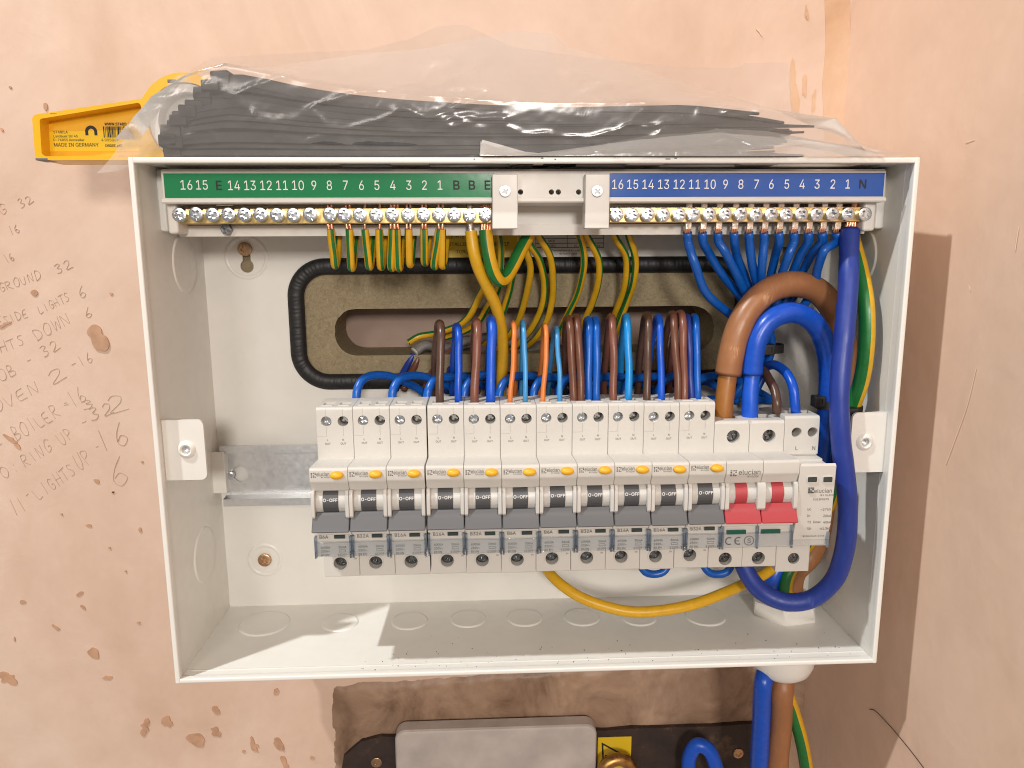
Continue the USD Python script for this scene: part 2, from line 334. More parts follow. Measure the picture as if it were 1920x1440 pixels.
# ================================================================ SETTING
def wall_grid(fn, us, vs, amp, seed):
    U, V = np.meshgrid(us, vs, indexing='ij'); p, n = fn(U, V)
    h = (meshkit.fbm(p/70.0, 4, seed)-0.5)*amp
    p = p+n*h[..., None]; a, b = U.shape; i = np.arange(a*b).reshape(a, b)
    f = np.vstack([np.stack([i[:-1, :-1], i[1:, :-1], i[1:, 1:]], -1).reshape(-1, 3), np.stack([i[:-1, :-1], i[1:, 1:], i[:-1, 1:]], -1).reshape(-1, 3)])
    return trimesh.Trimesh(p.reshape(-1, 3), f, process=False)
def wall_h(x, z): return (meshkit.fbm(np.array([[x/70.0, YW/70.0, z/70.0]]), 4, 3)[0]-0.5)*0.5
wall = obj('back_wall', wall_grid(lambda u, v: (np.stack([u, np.full_like(u, YW), v], -1), np.array([0, -1.0, 0])), np.linspace(-900, CX, 180), np.linspace(-700, 900, 200), 0.5, 3), 'plaster', smooth=True, kind='structure')
ORIG['/World/back_wall'] = np.zeros(3)
def side_pt(u, v):
    y = YW-u
    return np.stack([CX+SLOPE*u, y, v], -1)
obj('side_wall', wall_grid(lambda u, v: (side_pt(u, v), np.array([-1.0, -0.07, 0])), np.linspace(0, 800, 120), np.linspace(-700, 900, 180), 0.6, 9), 'lit_side_plaster', smooth=True, kind='structure')
def blob(px, py, w, h, ang=0, seed=0, rough=0.35, n=28, y=YW):
    """irregular flat splash on the back wall; w, h in photo pixels"""
    c = P(px, py, y); s = 466/FPX; r = np.random.default_rng(seed+int(px*7+py*13))
    a = np.linspace(0, 2*math.pi, n, endpoint=False)
    q = 1+rough*sum(r.normal()*np.cos(k*a+r.uniform(0, 6.28))/k for k in range(2, 7))*0.8
    x = np.cos(a)*w/2*s*q; z = np.sin(a)*h/2*s*q; t = math.radians(ang)
    return Polygon(np.c_[c[0]+x*math.cos(t)-z*math.sin(t), c[2]+x*math.sin(t)+z*math.cos(t)]).buffer(0)
def on_wall(poly, t=0.25, y=YW, off=0.3):
    if hasattr(poly, 'geoms'): poly = max(poly.geoms, key=lambda g: g.area)
    return slab(poly, y-off-t, y+0.3)
for i, (x, y, w, h, a, rg) in enumerate([(15, 1271, 32, 24, 20, .7), (176, 1224, 20, 24, 10, .45), (202, 1270, 18, 8, -8, .4), (105, 1176, 22, 5, -42, .5), (156, 1138, 14, 5, -50, .4), (150, 1113, 13, 8, 25, .3), (43, 1128, 11, 8, 0, .2),
        (167, 985, 10, 6, -15, .3), (263, 993, 6, 9, 0, .3), (212, 923, 5, 4, 0, .2), (182, 902, 9, 10, 0, .4), (272, 1363, 18, 28, -25, .7), (313, 1352, 18, 26, 28, .35), (368, 1386, 36, 28, -25, .2), (405, 1331, 19, 14, -40, .3),
        (405, 1372, 24, 16, -40, .5), (476, 1397, 14, 28, 25, .7), (523, 1395, 16, 34, 30, .3), (534, 1431, 14, 30, 20, .4), (518, 1296, 10, 15, -20, .3), (457, 1408, 7, 6, 0, .2), (585, 1420, 9, 7, 0, .3), (260, 1167, 7, 4, 0, .2),
        (236, 1071, 4, 4, 0, .2), (206, 1027, 5, 4, 0, .2), (65, 549, 13, 11, 0, .15), (209, 551, 6, 5, 0, .2), (8, 609, 18, 8, 18, .5), (20, 823, 26, 8, -32, .5), (33, 836, 16, 6, -32, .5),
        (20, 164, 5, 4, 0, .3), (4, 243, 5, 6, 0, .3), (86, 200, 7, 13, 0, .2), (267, 866, 5, 4, 0, .2), (213, 922, 4, 4, 0, .2), (116, 964, 4, 4, 0, .2), (28, 1198, 3, 10, 0, .2)]):
    obj('dried_splash', on_wall(blob(x, y, w, h, a, i, rg)), 'dried_splash', wall, smooth=False)
kid = blob(178, 622, 26, 26, 0, 5, .12).union(blob(189, 642, 30, 34, 0, 6, .12)).buffer(1.5).buffer(-1.5)
obj('dried_splash', on_wall(kid, .5), 'dried_splash', wall)
# raw strips of plaster by the corner and round the old board
strip = Polygon([(P(x, y, YW)[0], P(x, y, YW)[2]) for x, y in ((1545, -60), (1548, 90), (1541, 160), (1546, 260), (1552, 320), (1579, 330), (1584, 250), (1590, 120), (1594, 40), (1592, -60))])
obj('raw_plaster_strip', on_wall(strip, .1, off=.2), 'raw_plaster', wall, smooth=False)
for i, (x, y, w, h) in enumerate([(1488, 175, 16, 78), (1508, 160, 8, 40), (1525, 190, 7, 34), (1512, 26, 4, 26), (1560, 220, 14, 60)]):
    obj('raw_plaster_strip', on_wall(blob(x, y, w, h, 0, 40+i, .5), .15, off=.25), 'raw_plaster', wall, smooth=False)
# trowel drips
for i, (x0, y0, x1, y1, w) in enumerate([(1418, 55, 1428, 68, 3.0)]):
    a, b = P(x0, y0, YW-.2), P(x1, y1, YW-.2)
    obj('plaster_ridge', tube(spline([a, (a+b)/2+[0.4, 0, 0], b], 4), w/4, 8, flat=.4), 'pale_plaster', wall, smooth=True)
# dirty plaster band, shadow included in its colour, and recess edge above the board
def rough_band(pts, t, name, mat, seed):
    poly = Polygon([(P(x, y, YW)[0], P(x, y, YW)[2]) for x, y in pts])
    x0, z0, x1, z1 = poly.bounds; xs = np.arange(x0, x1+2, 2.0); zs = np.arange(z0, z1+2, 2.0)
    X, Y = np.meshgrid(xs, zs, indexing='ij')
    import shapely
    dist = np.array(shapely.distance(poly.exterior, shapely.points(X.ravel(), Y.ravel()))).reshape(X.shape)*np.where(shapely.contains_xy(poly, X, Y), 1, -1)
    n = meshkit.fbm(np.stack([X/9, Y/5, X*0], -1), 4, seed)
    h = np.clip(dist/4+ (n-.5)*1.6, -0.6, 1)*t*(0.6+n*0.8)
    p = np.stack([X, YW-h, Y], -1); a, b = X.shape; i = np.arange(a*b).reshape(a, b)
    f = np.vstack([np.stack([i[:-1, :-1], i[1:, :-1], i[1:, 1:]], -1).reshape(-1, 3), np.stack([i[:-1, :-1], i[1:, 1:], i[:-1, 1:]], -1).reshape(-1, 3)])
    obj(name, trimesh.Trimesh(p.reshape(-1, 3), f, process=False), mat, wall, smooth=True)
rough_band([(622, 1285), (626, 1400), (632, 1500), (1425, 1500), (1450, 1340), (1440, 1240), (1100, 1250)], 2.2, 'rough_plaster_patch', 'dirty_shaded_plaster', 21)
rough_band([(1395, 1270), (1410, 1500), (1540, 1500), (1560, 1330), (1540, 1240)], 1.5, 'rough_plaster_patch', 'dirty_shaded_plaster', 22)
# pencil notes
GL = {'0': [[(.5, 1), (.15, .8), (.1, .3), (.45, 0), (.85, .3), (.85, .75), (.5, 1)]], '1': [[(.4, 1), (.55, 0)]], '2': [[(.1, .75), (.35, 1), (.75, .9), (.7, .6), (.1, .03), (1, .1)]],
      '3': [[(.1, .9), (.5, 1), (.75, .8), (.35, .55), (.8, .35), (.6, .02), (.1, .05)]], '6': [[(.6, 1), (.25, .6), (.15, .15), (.5, 0), (.85, .25), (.5, .45), (.18, .25)]],
      'A': [[(0, 0), (.5, 1), (1, 0)], [(.2, .4), (.8, .4)]], 'B': [[(.1, 0), (.15, 1), (.6, .9), (.55, .6), (.15, .5), (.8, .4), (.8, .1), (.1, 0)]], 'D': [[(.15, 0), (.15, 1), (.7, .85), (.95, .45), (.7, .08), (.12, 0)]],
      'E': [[(.85, 1), (.2, .9), (.1, .05), (.9, .02)], [(.12, .5), (.7, .5)]], 'G': [[(.9, .85), (.5, 1), (.1, .5), (.4, 0), (.85, .15), (.85, .45), (.5, .42)]], 'H': [[(.1, 1), (.15, 0)], [(.85, 1), (.9, 0)], [(.1, .5), (.9, .5)]],
      'I': [[(.45, 1), (.5, 0)]], 'L': [[(.15, 1), (.2, .02), (.9, .05)]], 'N': [[(.1, 0), (.15, .95), (.75, .05), (.9, 1)]], 'O': [[(.5, 1), (.1, .65), (.2, .1), (.65, 0), (.95, .45), (.8, .9), (.45, 1)]],
      'P': [[(.15, 0), (.15, 1), (.75, .9), (.75, .6), (.2, .45)]], 'R': [[(.1, 0), (.15, 1), (.7, .9), (.65, .6), (.2, .5), (1, 0)]], 'S': [[(.85, .9), (.45, 1), (.2, .75), (.75, .4), (.6, .05), (.1, .08)]],
      'T': [[(0, .95), (1, 1)], [(.5, .97), (.5, 0)]], 'U': [[(.1, 1), (.15, .2), (.5, 0), (.85, .3), (.9, 1)]], 'V': [[(.05, 1), (.45, 0), (.95, 1)]], 'W': [[(0, 1), (.25, 0), (.5, .7), (.75, 0), (1, 1)]],
      '-': [[(.15, .45), (.85, .5)]], ':': [[(.45, .2), (.5, .15)], [(.45, .65), (.5, .7)]], '=': [[(.2, .35), (.75, .4)], [(.25, .7), (.6, .72)]], ' ': []}
strokes = []
def scribble(s, xa, ya, xb, yb, h, wd=1.5, bold=1.0):
    """handwriting from photo spot (xa, ya) to (xb, yb), letter height h in photo pixels"""
    d = np.array([xb-xa, yb-ya], float); L = np.linalg.norm(d); d /= L; up = np.array([d[1], -d[0]]); cw = L/max(1, len(s))
    for i, ch in enumerate(s):
        sk = rng.normal(0, .06)
        for st in GL[ch]:
            q = np.array(st, float)
            xy = np.array([np.array([xa, ya])+d*((i+.08)*cw+u*cw*.8+v*h*sk)+up*v*h*(1+sk) for u, v in q])
            xy += rng.normal(0, .5, xy.shape)
            w3 = np.array([P(x, y, YW) for x, y in xy])
            w3[:, 1] = [YW-.12-wall_h(p[0], p[2]) for p in w3]
            sp_ = spline(w3, .9); rr_ = wd*.17*bold*(.45+.9*meshkit.noise(sp_/2.2, 11)); strokes.append(tube(sp_, rr_, 5, flat=.5))
for a in [('G', 0, 404, 17, 398, 20), ('32', 38, 392, 66, 378, 17), ('16', 18, 442, 40, 434, 17), ('16', 10, 493, 30, 486, 16), ('GROUND', 0, 548, 80, 522, 17), ('32', 106, 514, 140, 500, 18),
          ('ESIDE', -4, 612, 55, 594, 17), ('LIGHTS', 75, 590, 133, 562, 16), ('6', 148, 560, 166, 556, 22), ('HTS', 0, 662, 50, 644, 20), ('DOWN', 68, 640, 136, 604, 22), ('6', 160, 596, 177, 592, 18),
          ('OB', 0, 716, 36, 700, 24), ('-', 50, 682, 62, 676, 8), ('32', 80, 672, 116, 652, 20), ('OVEN', -10, 776, 78, 732, 22), ('2', 94, 724, 132, 706, 26), ('-16', 134, 694, 178, 676, 19),
          ('-', -4, 840, 8, 834, 8), ('BOILER', 30, 828, 116, 778, 27), ('=', 118, 766, 134, 760, 12), ('16', 134, 766, 166, 748, 28), ('10:', -12, 908, 42, 882, 26), ('RING', 46, 878, 102, 842, 22), ('UP', 116, 836, 142, 818, 24), ('-', 152, 796, 166, 790, 6),
          ('32', 168, 790, 218, 774, 22, 1.5, 1.3), ('2', 200, 776, 248, 768, 34), ('3', 152, 770, 184, 760, 16), ('11', 24, 968, 54, 956, 30), ('-', 50, 934, 58, 926, 8), ('LIGHTS', 72, 938, 146, 886, 24), ('UP', 148, 884, 178, 862, 28), ('-', 178, 842, 188, 838, 6),
          ('16', 184, 852, 250, 828, 40, 1.6, 1.3), ('6', 206, 912, 252, 906, 54, 1.6)]:
    scribble(*a)
obj('pencil_notes', trimesh.util.concatenate(strokes), 'pencil', wall, smooth=True)

# ================================================================ ENCLOSURE
enc = thing('consumer_unit_box', 'open white steel consumer unit box fixed on the pink plaster wall', 'electrical box')
t = 1.5
def plate_round(poly, y0, y1): return to_man(slab(poly, y0, y1))
OP = (Xx(549, YB, 610), Xx(1398, YB, 610), Z(722, YB, 800), Z(490, YB, 800))      # opening in the back panel
bp = box(0.6, W-.6, YB, YB+1.2, 0.6, H-.6) - to_man(slab(rrect(OP[0]+2.5, OP[1]-2.5, OP[2]+2.5, OP[3]-2.5, 17), YB-2, YB+4))
KH = P(462, 480, YB)
bp = bp - cyl((KH[0], YB-2, KH[2]-5.5), 3.6, 6) - cyl((KH[0], YB-2, KH[2]), 2.2, 6) - box(KH[0]-2.2, KH[0]+2.2, YB-2, YB+3, KH[2]-6, KH[2])
KH2 = P(1474, 470, YB)
bp = bp - cyl((KH2[0], YB-2, KH2[2]-5), 3.6, 6) - box(KH2[0]-2, KH2[0]+2, YB-2, YB+3, KH2[2]-5, KH2[2]+2) 
obj('back_panel', bp, 'powder_coat', enc)
obj('side_panel', rbox(0, t, 0, D, 0, H, .7), 'powder_coat', enc)
obj('side_panel', rbox(W-t, W, 0, D, 0, H, .7), 'powder_coat', enc)
obj('bottom_panel', rbox(t*.8, W-t*.8, 0.05, D, 0.02, t, .6), 'powder_coat', enc)
top = rbox(t*.8, W-t*.8, 0.05, D, H-t, H-.02, .6)
edges = [735, 805, 955, 1015, 1170, 1235, 1380, 1445, 1597, 1614]
sl = [(Xx(640, 20, 315), Xx(736, 20, 315))]+[(Xx(a, 20, 315), Xx(b, 20, 315)) for a, b in ((806, 955), (1016, 1170), (1236, 1380), (1446, 1597))]
for a, b in sl: top = top - box(a, b, 8, 22, H-3, H+1)
obj('top_panel', top, 'powder_coat', enc)
# folded front lip
for nm, b in (('front_lip', rbox(-.25, 2.2, -.6, 3.2, -.25, H+.25, .6)), ('front_lip', rbox(W-2.2, W+.25, -.6, 3.2, -.25, H+.25, .6)), ('front_lip', rbox(1.7, W-1.7, -.52, 3.1, -.2, 2.15, .6)), ('front_lip', rbox(1.7, W-1.7, -.52, 3.1, H-2.35, H+.2, .6))):
    obj(nm, b, 'powder_coat', enc)
# thin seam line (fold) on the pan and the right wall
obj('fold_ridge', rbox(2.3, W-2.3, 8.0, 8.5, t, t+.25, .1), 'powder_coat', enc); obj('fold_ridge', rbox(W-t-.25, W-t, 8.0, 8.5, 2.3, H-3, .1), 'powder_coat', enc)
def disc(c, r, axis):
    pr = [(0, .75), (r-.9, .75), (r-.55, .68), (r-.2, .35), (r+.1, .05), (r+.3, -.1), (0, -.1)]
    m = lathe((0, 0, 0), pr, 'y', 56); v = np.asarray(m.vertices).copy()
    if axis == 'z': v = np.c_[v[:, 0], v[:, 2], v[:, 1]]
    elif axis == '-y': v = np.c_[v[:, 0], -v[:, 1], v[:, 2]]
    elif axis == 'x': v = np.c_[v[:, 1], v[:, 0], v[:, 2]]
    elif axis == '-x': v = np.c_[-v[:, 1], v[:, 0], v[:, 2]]
    m = trimesh.Trimesh(v+np.asarray(c), m.faces, process=False)
    if m.volume < 0: m.invert()
    return m
for i, (x, y, r) in enumerate([(496, 1170, 14.0), (638, 1168, 10.2), (768, 1165, 10.2), (878, 1161, 10.2), (984, 1159, 10.2), (1091, 1158, 10.2), (1197, 1158, 10.2), (1322, 1156, 11.5)]):
    c = P(x, y, t, 2); c[1] = min(c[1], YB-r-2); obj('knockout', disc(c, r, 'z'), 'powder_coat', enc, 40)
for yy, zz, r in ((P(345, 495, t, 0)[1], P(345, 495, t, 0)[2], 15), (P(383, 1040, t, 0)[1], P(383, 1040, t, 0)[2], 15)):
    obj('knockout', disc((t, yy, zz), r, 'x'), 'powder_coat', enc, 40)
c = P(1618, 480, W-t, 0); obj('knockout', disc((W-t, c[1], c[2]), 14, '-x'), 'powder_coat', enc, 40)
c = P(1590, 1150, W-t, 0)
for x, y, r, dp in ((1455, 712, 15, .35), (1497, 752, 16, 0)):
    c = P(x, y, YB); obj('knockout', disc((c[0], YB+dp, c[2]), r, '-y'), 'powder_coat', enc, 40)
def emboss(px, py, r):
    c = P(px, py, YB); obj('emboss_ring', lathe((c[0], YB, c[2]), [(r-2.0, .1), (r-1.3, -.4), (r-.7, -.5), (r-.1, -.4), (r+.7, .1), (r-2.0, .1)], 'y', 48), 'powder_coat', enc, 40)
emboss(462, 483, 11.5); emboss(497, 1050, 9.8)
def cross_screw(c, r, h, mat, parent, dome=0.0, rot=0.0, cross=None, name='screw', slot=True, ticks=False, direction='-y', label=None):
    """screw head facing the room with a cross recess; c = centre of the base"""
    cr = cross or r*.62
    m = m3.Manifold.cylinder(h, r, r*.97, 28)
    if dome: m = m + (m3.Manifold.sphere(1, 28).scale((r, r, dome)).translate((0, 0, h*.99)) ^ m3.Manifold.cube((4*r, 4*r, 4*r)).translate((-2*r, -2*r, 0)))
    a = r*.2
    if slot:
        cut = m3.Manifold.cube((2*cr, 2*a, h*2), True) + m3.Manifold.cube((2*a, 2*cr, h*2), True) + m3.Manifold.cylinder(h*2, a*1.9, a*1.9, 10, True)
        m = m - cut.translate((0, 0, h+dome+h*.35))
    if ticks:
        for k in range(4):
            m = m - m3.Manifold.cube((r*.5, r*.08, r*.16), True).rotate((0, 0, 45+90*k)).translate((r*.8*math.cos(math.radians(45+90*k)), r*.8*math.sin(math.radians(45+90*k)), h))
    m = m.rotate((0, 0, rot)).rotate((90, 0, 0)).translate(tuple(map(float, c)))
    return obj(name, m, mat, parent, 25, label=label)
KS = P(460, 467, YB)
cross_screw((KS[0], YB+.3, KS[2]), 3.8, 1.8, 'bronze_screw', enc, .6, 10, 2.0)
KS = P(497, 1049, YB); cross_screw((KS[0], YB+.3, KS[2]), 3.9, 1.6, 'bronze_screw', enc, .6, 40, 2.0)
# grommet edging round the opening: ribbed black strip
pth = rrect(OP[0]+2.5, OP[1]-2.5, OP[2]+2.5, OP[3]-2.5, 17, 24)
ring = pth.exterior; Lr = ring.length; n = int(Lr/0.75); pp = np.array([ring.interpolate(k*Lr/n).coords[0] for k in range(n)])
nx = np.roll(pp, -1, 0)-np.roll(pp, 1, 0); nx /= np.linalg.norm(nx, axis=1, keepdims=True); nr = np.c_[nx[:, 1], -nx[:, 0]]
ccw = ring.is_ccw; nr = nr if ccw else -nr       # outward
ks = 12; ang = np.linspace(0, 2*math.pi, ks, endpoint=False); V = []
for k in range(n):
    rib = 1+0.035*math.sin(k*0.75/2.1*2*math.pi+math.sin(k*.05)*2)+0.035*rng.normal()
    for a in ang:
        u = math.cos(a)*4.7*(1 if math.cos(a) > 0 else .95); w = math.sin(a)*3.4*rib
        V.append((pp[k, 0]+nr[k, 0]*u, YB+.4-w, pp[k, 1]+nr[k, 1]*u))
idx = np.arange(n*ks).reshape(n, ks); a, b = idx, np.roll(idx, -1, 0); a1, b1 = np.roll(a, -1, 1), np.roll(b, -1, 1)
F = np.vstack([np.stack([a, b, b1], -1).reshape(-1, 3), np.stack([a, b1, a1], -1).reshape(-1, 3)])
g = trimesh.Trimesh(np.array(V), F, process=False)
if g.volume < 0: g.invert()
obj('grommet_strip', g, 'black_rubber', enc, True, label='black ribbed grommet strip round the long opening')
# mounting tabs left and right, with a raised boss
def tab(px0, px1, py0, py1, side, boss):
    y = 5.5
    a, b = P(px0, py1, y), P(px1, py0, y); x0, x1, z0, z1 = a[0], b[0], a[2], b[2]
    if side < 0: x0 = t-.2
    else: x1 = W-t+.2
    r = 3.0
    pl = rrect(x0, x1, z0, z1, r).union(Polygon([(x0, z0), (x0+4, z0), (x0+4, z1), (x0, z1)]) if side < 0 else Polygon([(x1-4, z0), (x1, z0), (x1, z1), (x1-4, z1)]))
    bc = P(*boss, y); m = to_man(slab(pl, y, y+1.5)) - cyl((bc[0], y-3, bc[2]), 2.0, 9)
    m = m + (to_man(lathe((bc[0], y, bc[2]), [(2.0, .5), (2.0, -1.0), (2.7, -1.5), (3.6, -1.1), (4.6, .3), (2.0, .5)], 'y', 32)))
    o = obj('fixing_tab', m, 'white_plastic', enc, 35)
    obj('threaded_insert', lathe((bc[0], y+.5, bc[2]), [(0, 1.6), (1.3, 1.6), (1.3, 0), (2.05, 0), (2.05, 6), (0, 6)], 'y', 20), 'galvanised', o)
    obj('tab_block', rbox((t-.3 if side < 0 else x0+14), (x1-14 if side < 0 else W-t+.3), y+1.3, y+9, z0+1, z1-1, .8), 'white_plastic', o)
tab(300, 380, 787, 901, -1, (350, 843)); tab(1591, 1668, 773, 886, 1, (1621, 829))
# rail bracket tab at left
a = P(380, 926, 66); b = P(416, 848, 66); obj('rail_bracket', rbox(t-.3, b[0]+1, 66, 67.4, a[2], b[2], .5), 'powder_coat', enc)
obj('rail_bracket', rbox(b[0]-1.2, b[0]+.4, 67.1, YB+.3, a[2], b[2], .4), 'powder_coat', enc)
# brackets carrying the terminal carrier
for x0, x1 in ((t-.3, Xx(308, 26, 400)+2), (Xx(1645, 26, 400)-2, W-t+.3)):
    obj('carrier_bracket', rbox(x0, x1, 24, 40, Z(432, 26), Z(318, 26), 1.0), 'powder_coat', enc)
# stickers on the back panel
ys = YB-.12
a, b = P(838, 483, ys), P(990, 420, ys); stk = obj('warning_sticker', box(a[0], b[0], ys, YB+.2, a[2], b[2]), 'label_yellow', enc, label='yellow sticker with black installer warning')
tx = []
for s, px, py in (('BE TIGHTENED WITH', 870, 447), ('INSTALLER, TO THE CORRECT', 893, 461), ('TORQUE SETTING', 892, 475)):
    c = P(px, py, ys); tx.append(text(s, 1.9, c[0], ys-.02, c[2], 'c', squeeze=.95))
obj('lettering', tx, 'print_dark', stk, False)
a, b = P(993, 480, ys), P(1155, 420, ys); stk2 = obj('torque_sticker', box(a[0], b[0], ys, YB+.2, a[2], b[2]), 'sticker_white', enc, label='white sticker with a small torque table')
tx = []
for s, px, py, h in (('MCB', 1034, 454, 1.3), ('RCBO', 1034, 463, 1.3), ('2V  2Nm', 1085, 463, 1.1), ('2.5Nm', 1118, 463, 1.1), ('Check tightness of ALL screws to ensure', 1072, 471, .95), ('the factory values', 1065, 477, .95)):
    c = P(px, py, ys); tx.append(text(s, h, c[0], ys-.02, c[2], 'c', squeeze=.9))
for (xa, ya, xb, yb) in ((1004, 447, 1132, 447), (1004, 456, 1132, 456), (1004, 464, 1132, 464), (1004, 440, 1004, 464), (1064, 440, 1064, 464), (1132, 440, 1132, 464)):
    a, b = P(xa, ya, ys), P(xb, yb, ys); tx.append(tm(box(min(a[0], b[0])-.08, max(a[0], b[0])+.08, ys-.06, ys+.02, min(a[2], b[2])-.08, max(a[2], b[2])+.08)))
obj('lettering', tx, 'print_dark', stk2, False)
# small black paint chips and debris on pan and rim
chips = []
for _ in range(80):
    x, y = random.uniform(90, 345), 1.8+abs(random.gauss(0, 14))
    s = random.uniform(.15, .45); chips.append(tm(m3.Manifold.cube((s*random.uniform(.6, 2), s, .15)).rotate((0, 0, random.uniform(0, 180))).translate((x, min(y, 60), t+.02))))
for x in (150, 180, 186, 236, 240): chips.append(tm(m3.Manifold.cube((random.uniform(.6, 2.4), .2, .35)).translate((x, -.7, H-.3-random.random()*.7))))
obj('debris_specks', chips, 'print_dark', enc, False, kind='stuff')

# ================================================================ BOARD BEHIND THE BOX
slot = rrect(Xx(628, 80, 620), Xx(1338, 80, 620), Z(664, 80, 900), Z(577, 80, 900), 12)
sc = np.array(slot.exterior.coords); sc += rng.normal(0, .12, sc.shape); slot = Polygon(sc).buffer(0)
xm = 0.6*W
outer = Polygon([(6, 6), (W-8, 6), (W-8, H-6), (6, H-6)]).difference(slot)
obj('chipboard_panel', slab(outer, YB+2.0, YW-1.6), 'chipboard', smooth=False, label='brown chipboard panel with a long routed slot behind the box opening', cat='board')

obj('slot_shade_patch', box(6, W-8, YW-1.2, YW+.5, 60, 200), 'slot_shade_plaster', wall, False)  # added slab with the shade of the slot painted into its colour
# ================================================================ DIN RAIL
rail = thing('din_rail', 'galvanised steel mounting rail that carries the row of breakers', 'rail', (0, 0, 0))
zb, zt = 67.3, 102.3
xr0, xr1 = Xx(418, 70, 890), Xx(1600, 70, 890)
pr = [(67.5, zt), (67.5, zt-4.2), (73.8, zt-4.9), (73.8, zb+4.9), (67.5, zb+4.2), (67.5, zb), (68.6, zb), (68.6, zb+3.4), (75, zb+4.0), (75, zt-4.0), (68.6, zt-3.4), (68.6, zt)]
rm = to_man(loft(pr, xr0, xr1, 0))
rc = P(445, 889, 74)
rm = rm - cyl((rc[0]+1.5, 70, rc[2]), 4.6, 8) 
obj('rail_body', rm, 'galvanised', rail, 25)
cross_screw((P(432, 889, 74)[0], 73.7, rc[2]), 2.6, 1.2, 'zinc', rail, .8, 20, 1.7)

# ================================================================ TERMINAL CARRIER
YL = 14.0
car = thing('terminal_carrier', 'cream plastic carrier along the top holding numbered green and blue strips', 'terminal block')
cx0, cx1 = Xx(303, YL, 350), Xx(1660, YL, 350)
def zc(py, y=YL): return P(980, py, y)[2]
z1, z2, z3 = zc(321), zc(371), zc(380, 12)
z4, z5 = zc(421, 30), zc(441, 30)
body = loft([(YL, z2), (YL, z1), (YL+1.0, z1+1.0), (YL+26, z1+1.0), (YL+26, z5+.6), (YL+16.2, z5), (YL+16, z4), (YL+21, z4+.2), (YL+21, z3-.4), (YL-1.6, z3), (YL-2.2, z3+.6), (YL-2.0, z2-.2)], cx0, cx1, .4)
bm = to_man(body)
for px in (976, 1034, 1047, 1085):
    c = P(px, 360, YL); bm = bm - cyl((c[0], YL-1, c[2]), 1.25, 12)
# end blocks
obj('carrier_body', bm, 'carrier_plastic', car, 25)
for (pa, pb) in ((312, 332), (1620, 1643)):
    obj('end_block', rbox(Xx(pa, 17, 410), Xx(pb, 17, 410), 17.5, YL+22, zc(436, 18), zc(378, 18), 1.2), 'carrier_plastic', car)
def lab(p0, p1, mat, items, dark, name, label):
    a, b = Xx(p0, YL, 348), Xx(p1, YL, 348)
    L = obj(name, rbox(a, b, YL-.25, YL+.2, z2+.3, z1-.9, .08), mat, car, label=label)
    tx = [text(s, 4.2, Xx(px, YL, 348), YL-.27, zc(py)-2.1, 'c', squeeze=.83) for s, px, py in items]
    obj('printed_numbers', tx, 'print_white', L, False)
    obj('printed_letters', [text(s, 4.0, Xx(px, YL, 348), YL-.27, zc(py)-2.0, 'c', bold=True) for s, px, py in dark], 'print_dark', L, False)
lab(308, 928, 'label_green', [('16', 349, 346), ('15', 378, 346)]+[(str(14-i), px, 347) for i, px in enumerate((438, 468, 498, 528, 558, 588, 617, 647, 677, 706, 736, 766, 795, 824))], [('E', 410, 347), ('B', 855, 347), ('B', 884, 347), ('E', 913, 347)], 'green_strip', 'glossy green number strip')
lab(1143, 1657, 'label_blue', [(str(16-i), px, 346) for i, px in enumerate((1157, 1185, 1214, 1243, 1272, 1301, 1330, 1359, 1388, 1417, 1445, 1474, 1503, 1531, 1560, 1588))], [('N', 1616, 346)], 'blue_strip', 'glossy blue number strip')
for pa, pb in ((923, 971), (1097, 1143)):
    x0, x1 = Xx(pa, 8, 380), Xx(pb, 8, 380)
    k = obj('cover_clip', rbox(x0, x1, 8.0, 16.5, P(980, 429, 8)[2], P(980, 326, 8)[2], .5), 'carrier_plastic', car)
    c = P((pa+pb)/2, 359, 8); cross_screw((c[0], 8.6, c[2]), 2.6, 1.3, 'zinc', k, .1, random.uniform(0, 90), 1.6)

# ================================================================ TERMINAL BARS
YS = 15.5    # screw heads' front
def bar(name, label, xa, xb, screws, grp):
    o = thing(name, label, 'terminal bar')
    zb_, zt_ = zc(418, 20), zc(389, 20)
    obj('bar', rbox(Xx(xa, 20, 402), Xx(xb, 20, 402), 20, 27.5, zb_, zt_, .4), 'brass', o)
    for px in screws:
        dz = random.uniform(-.25, .25); sink = random.uniform(0, 1.2) if px > 600 else random.uniform(0, .5)
        c = P(px, 402, YS+1)
        cross_screw((c[0], 20.4, c[2]+dz), 3.25, 4.2-sink*.5, 'zinc', o, .35, random.uniform(0, 90), 2.1, 'terminal_screw', ticks=True)
    return o
EARTH = (336, 367, 398, 428, 458, 488, 519, 550, 581, 618, 645, 674, 705, 735, 765, 794, 823, 852, 881, 911)
NEUT = (1157, 1186, 1215, 1244, 1274, 1301, 1330, 1360, 1389, 1418, 1446, 1475, 1503, 1532, 1561, 1590, 1623)
eb = bar('earth_terminal_bar', 'brass earth bar with a row of twenty screws under the green strip', 322, 924, EARTH, 0)
nb = bar('neutral_terminal_bar', 'brass neutral bar with a row of screws under the blue strip', 1143, 1632, NEUT, 0)
c = P(415, 428, 20); obj('hex_bolt', m3.Manifold.cylinder(2.5, 2.7, 2.7, 6).rotate((90, 0, 0)).translate((c[0], 28.5, c[2]-.2)), 'dark_steel', eb)
c = P(418, 384, 20); obj('bolt_plate', rbox(c[0]-4, c[0]+4, 22, 26, c[2]-.6, c[2]+1, .3), 'galvanised', eb)

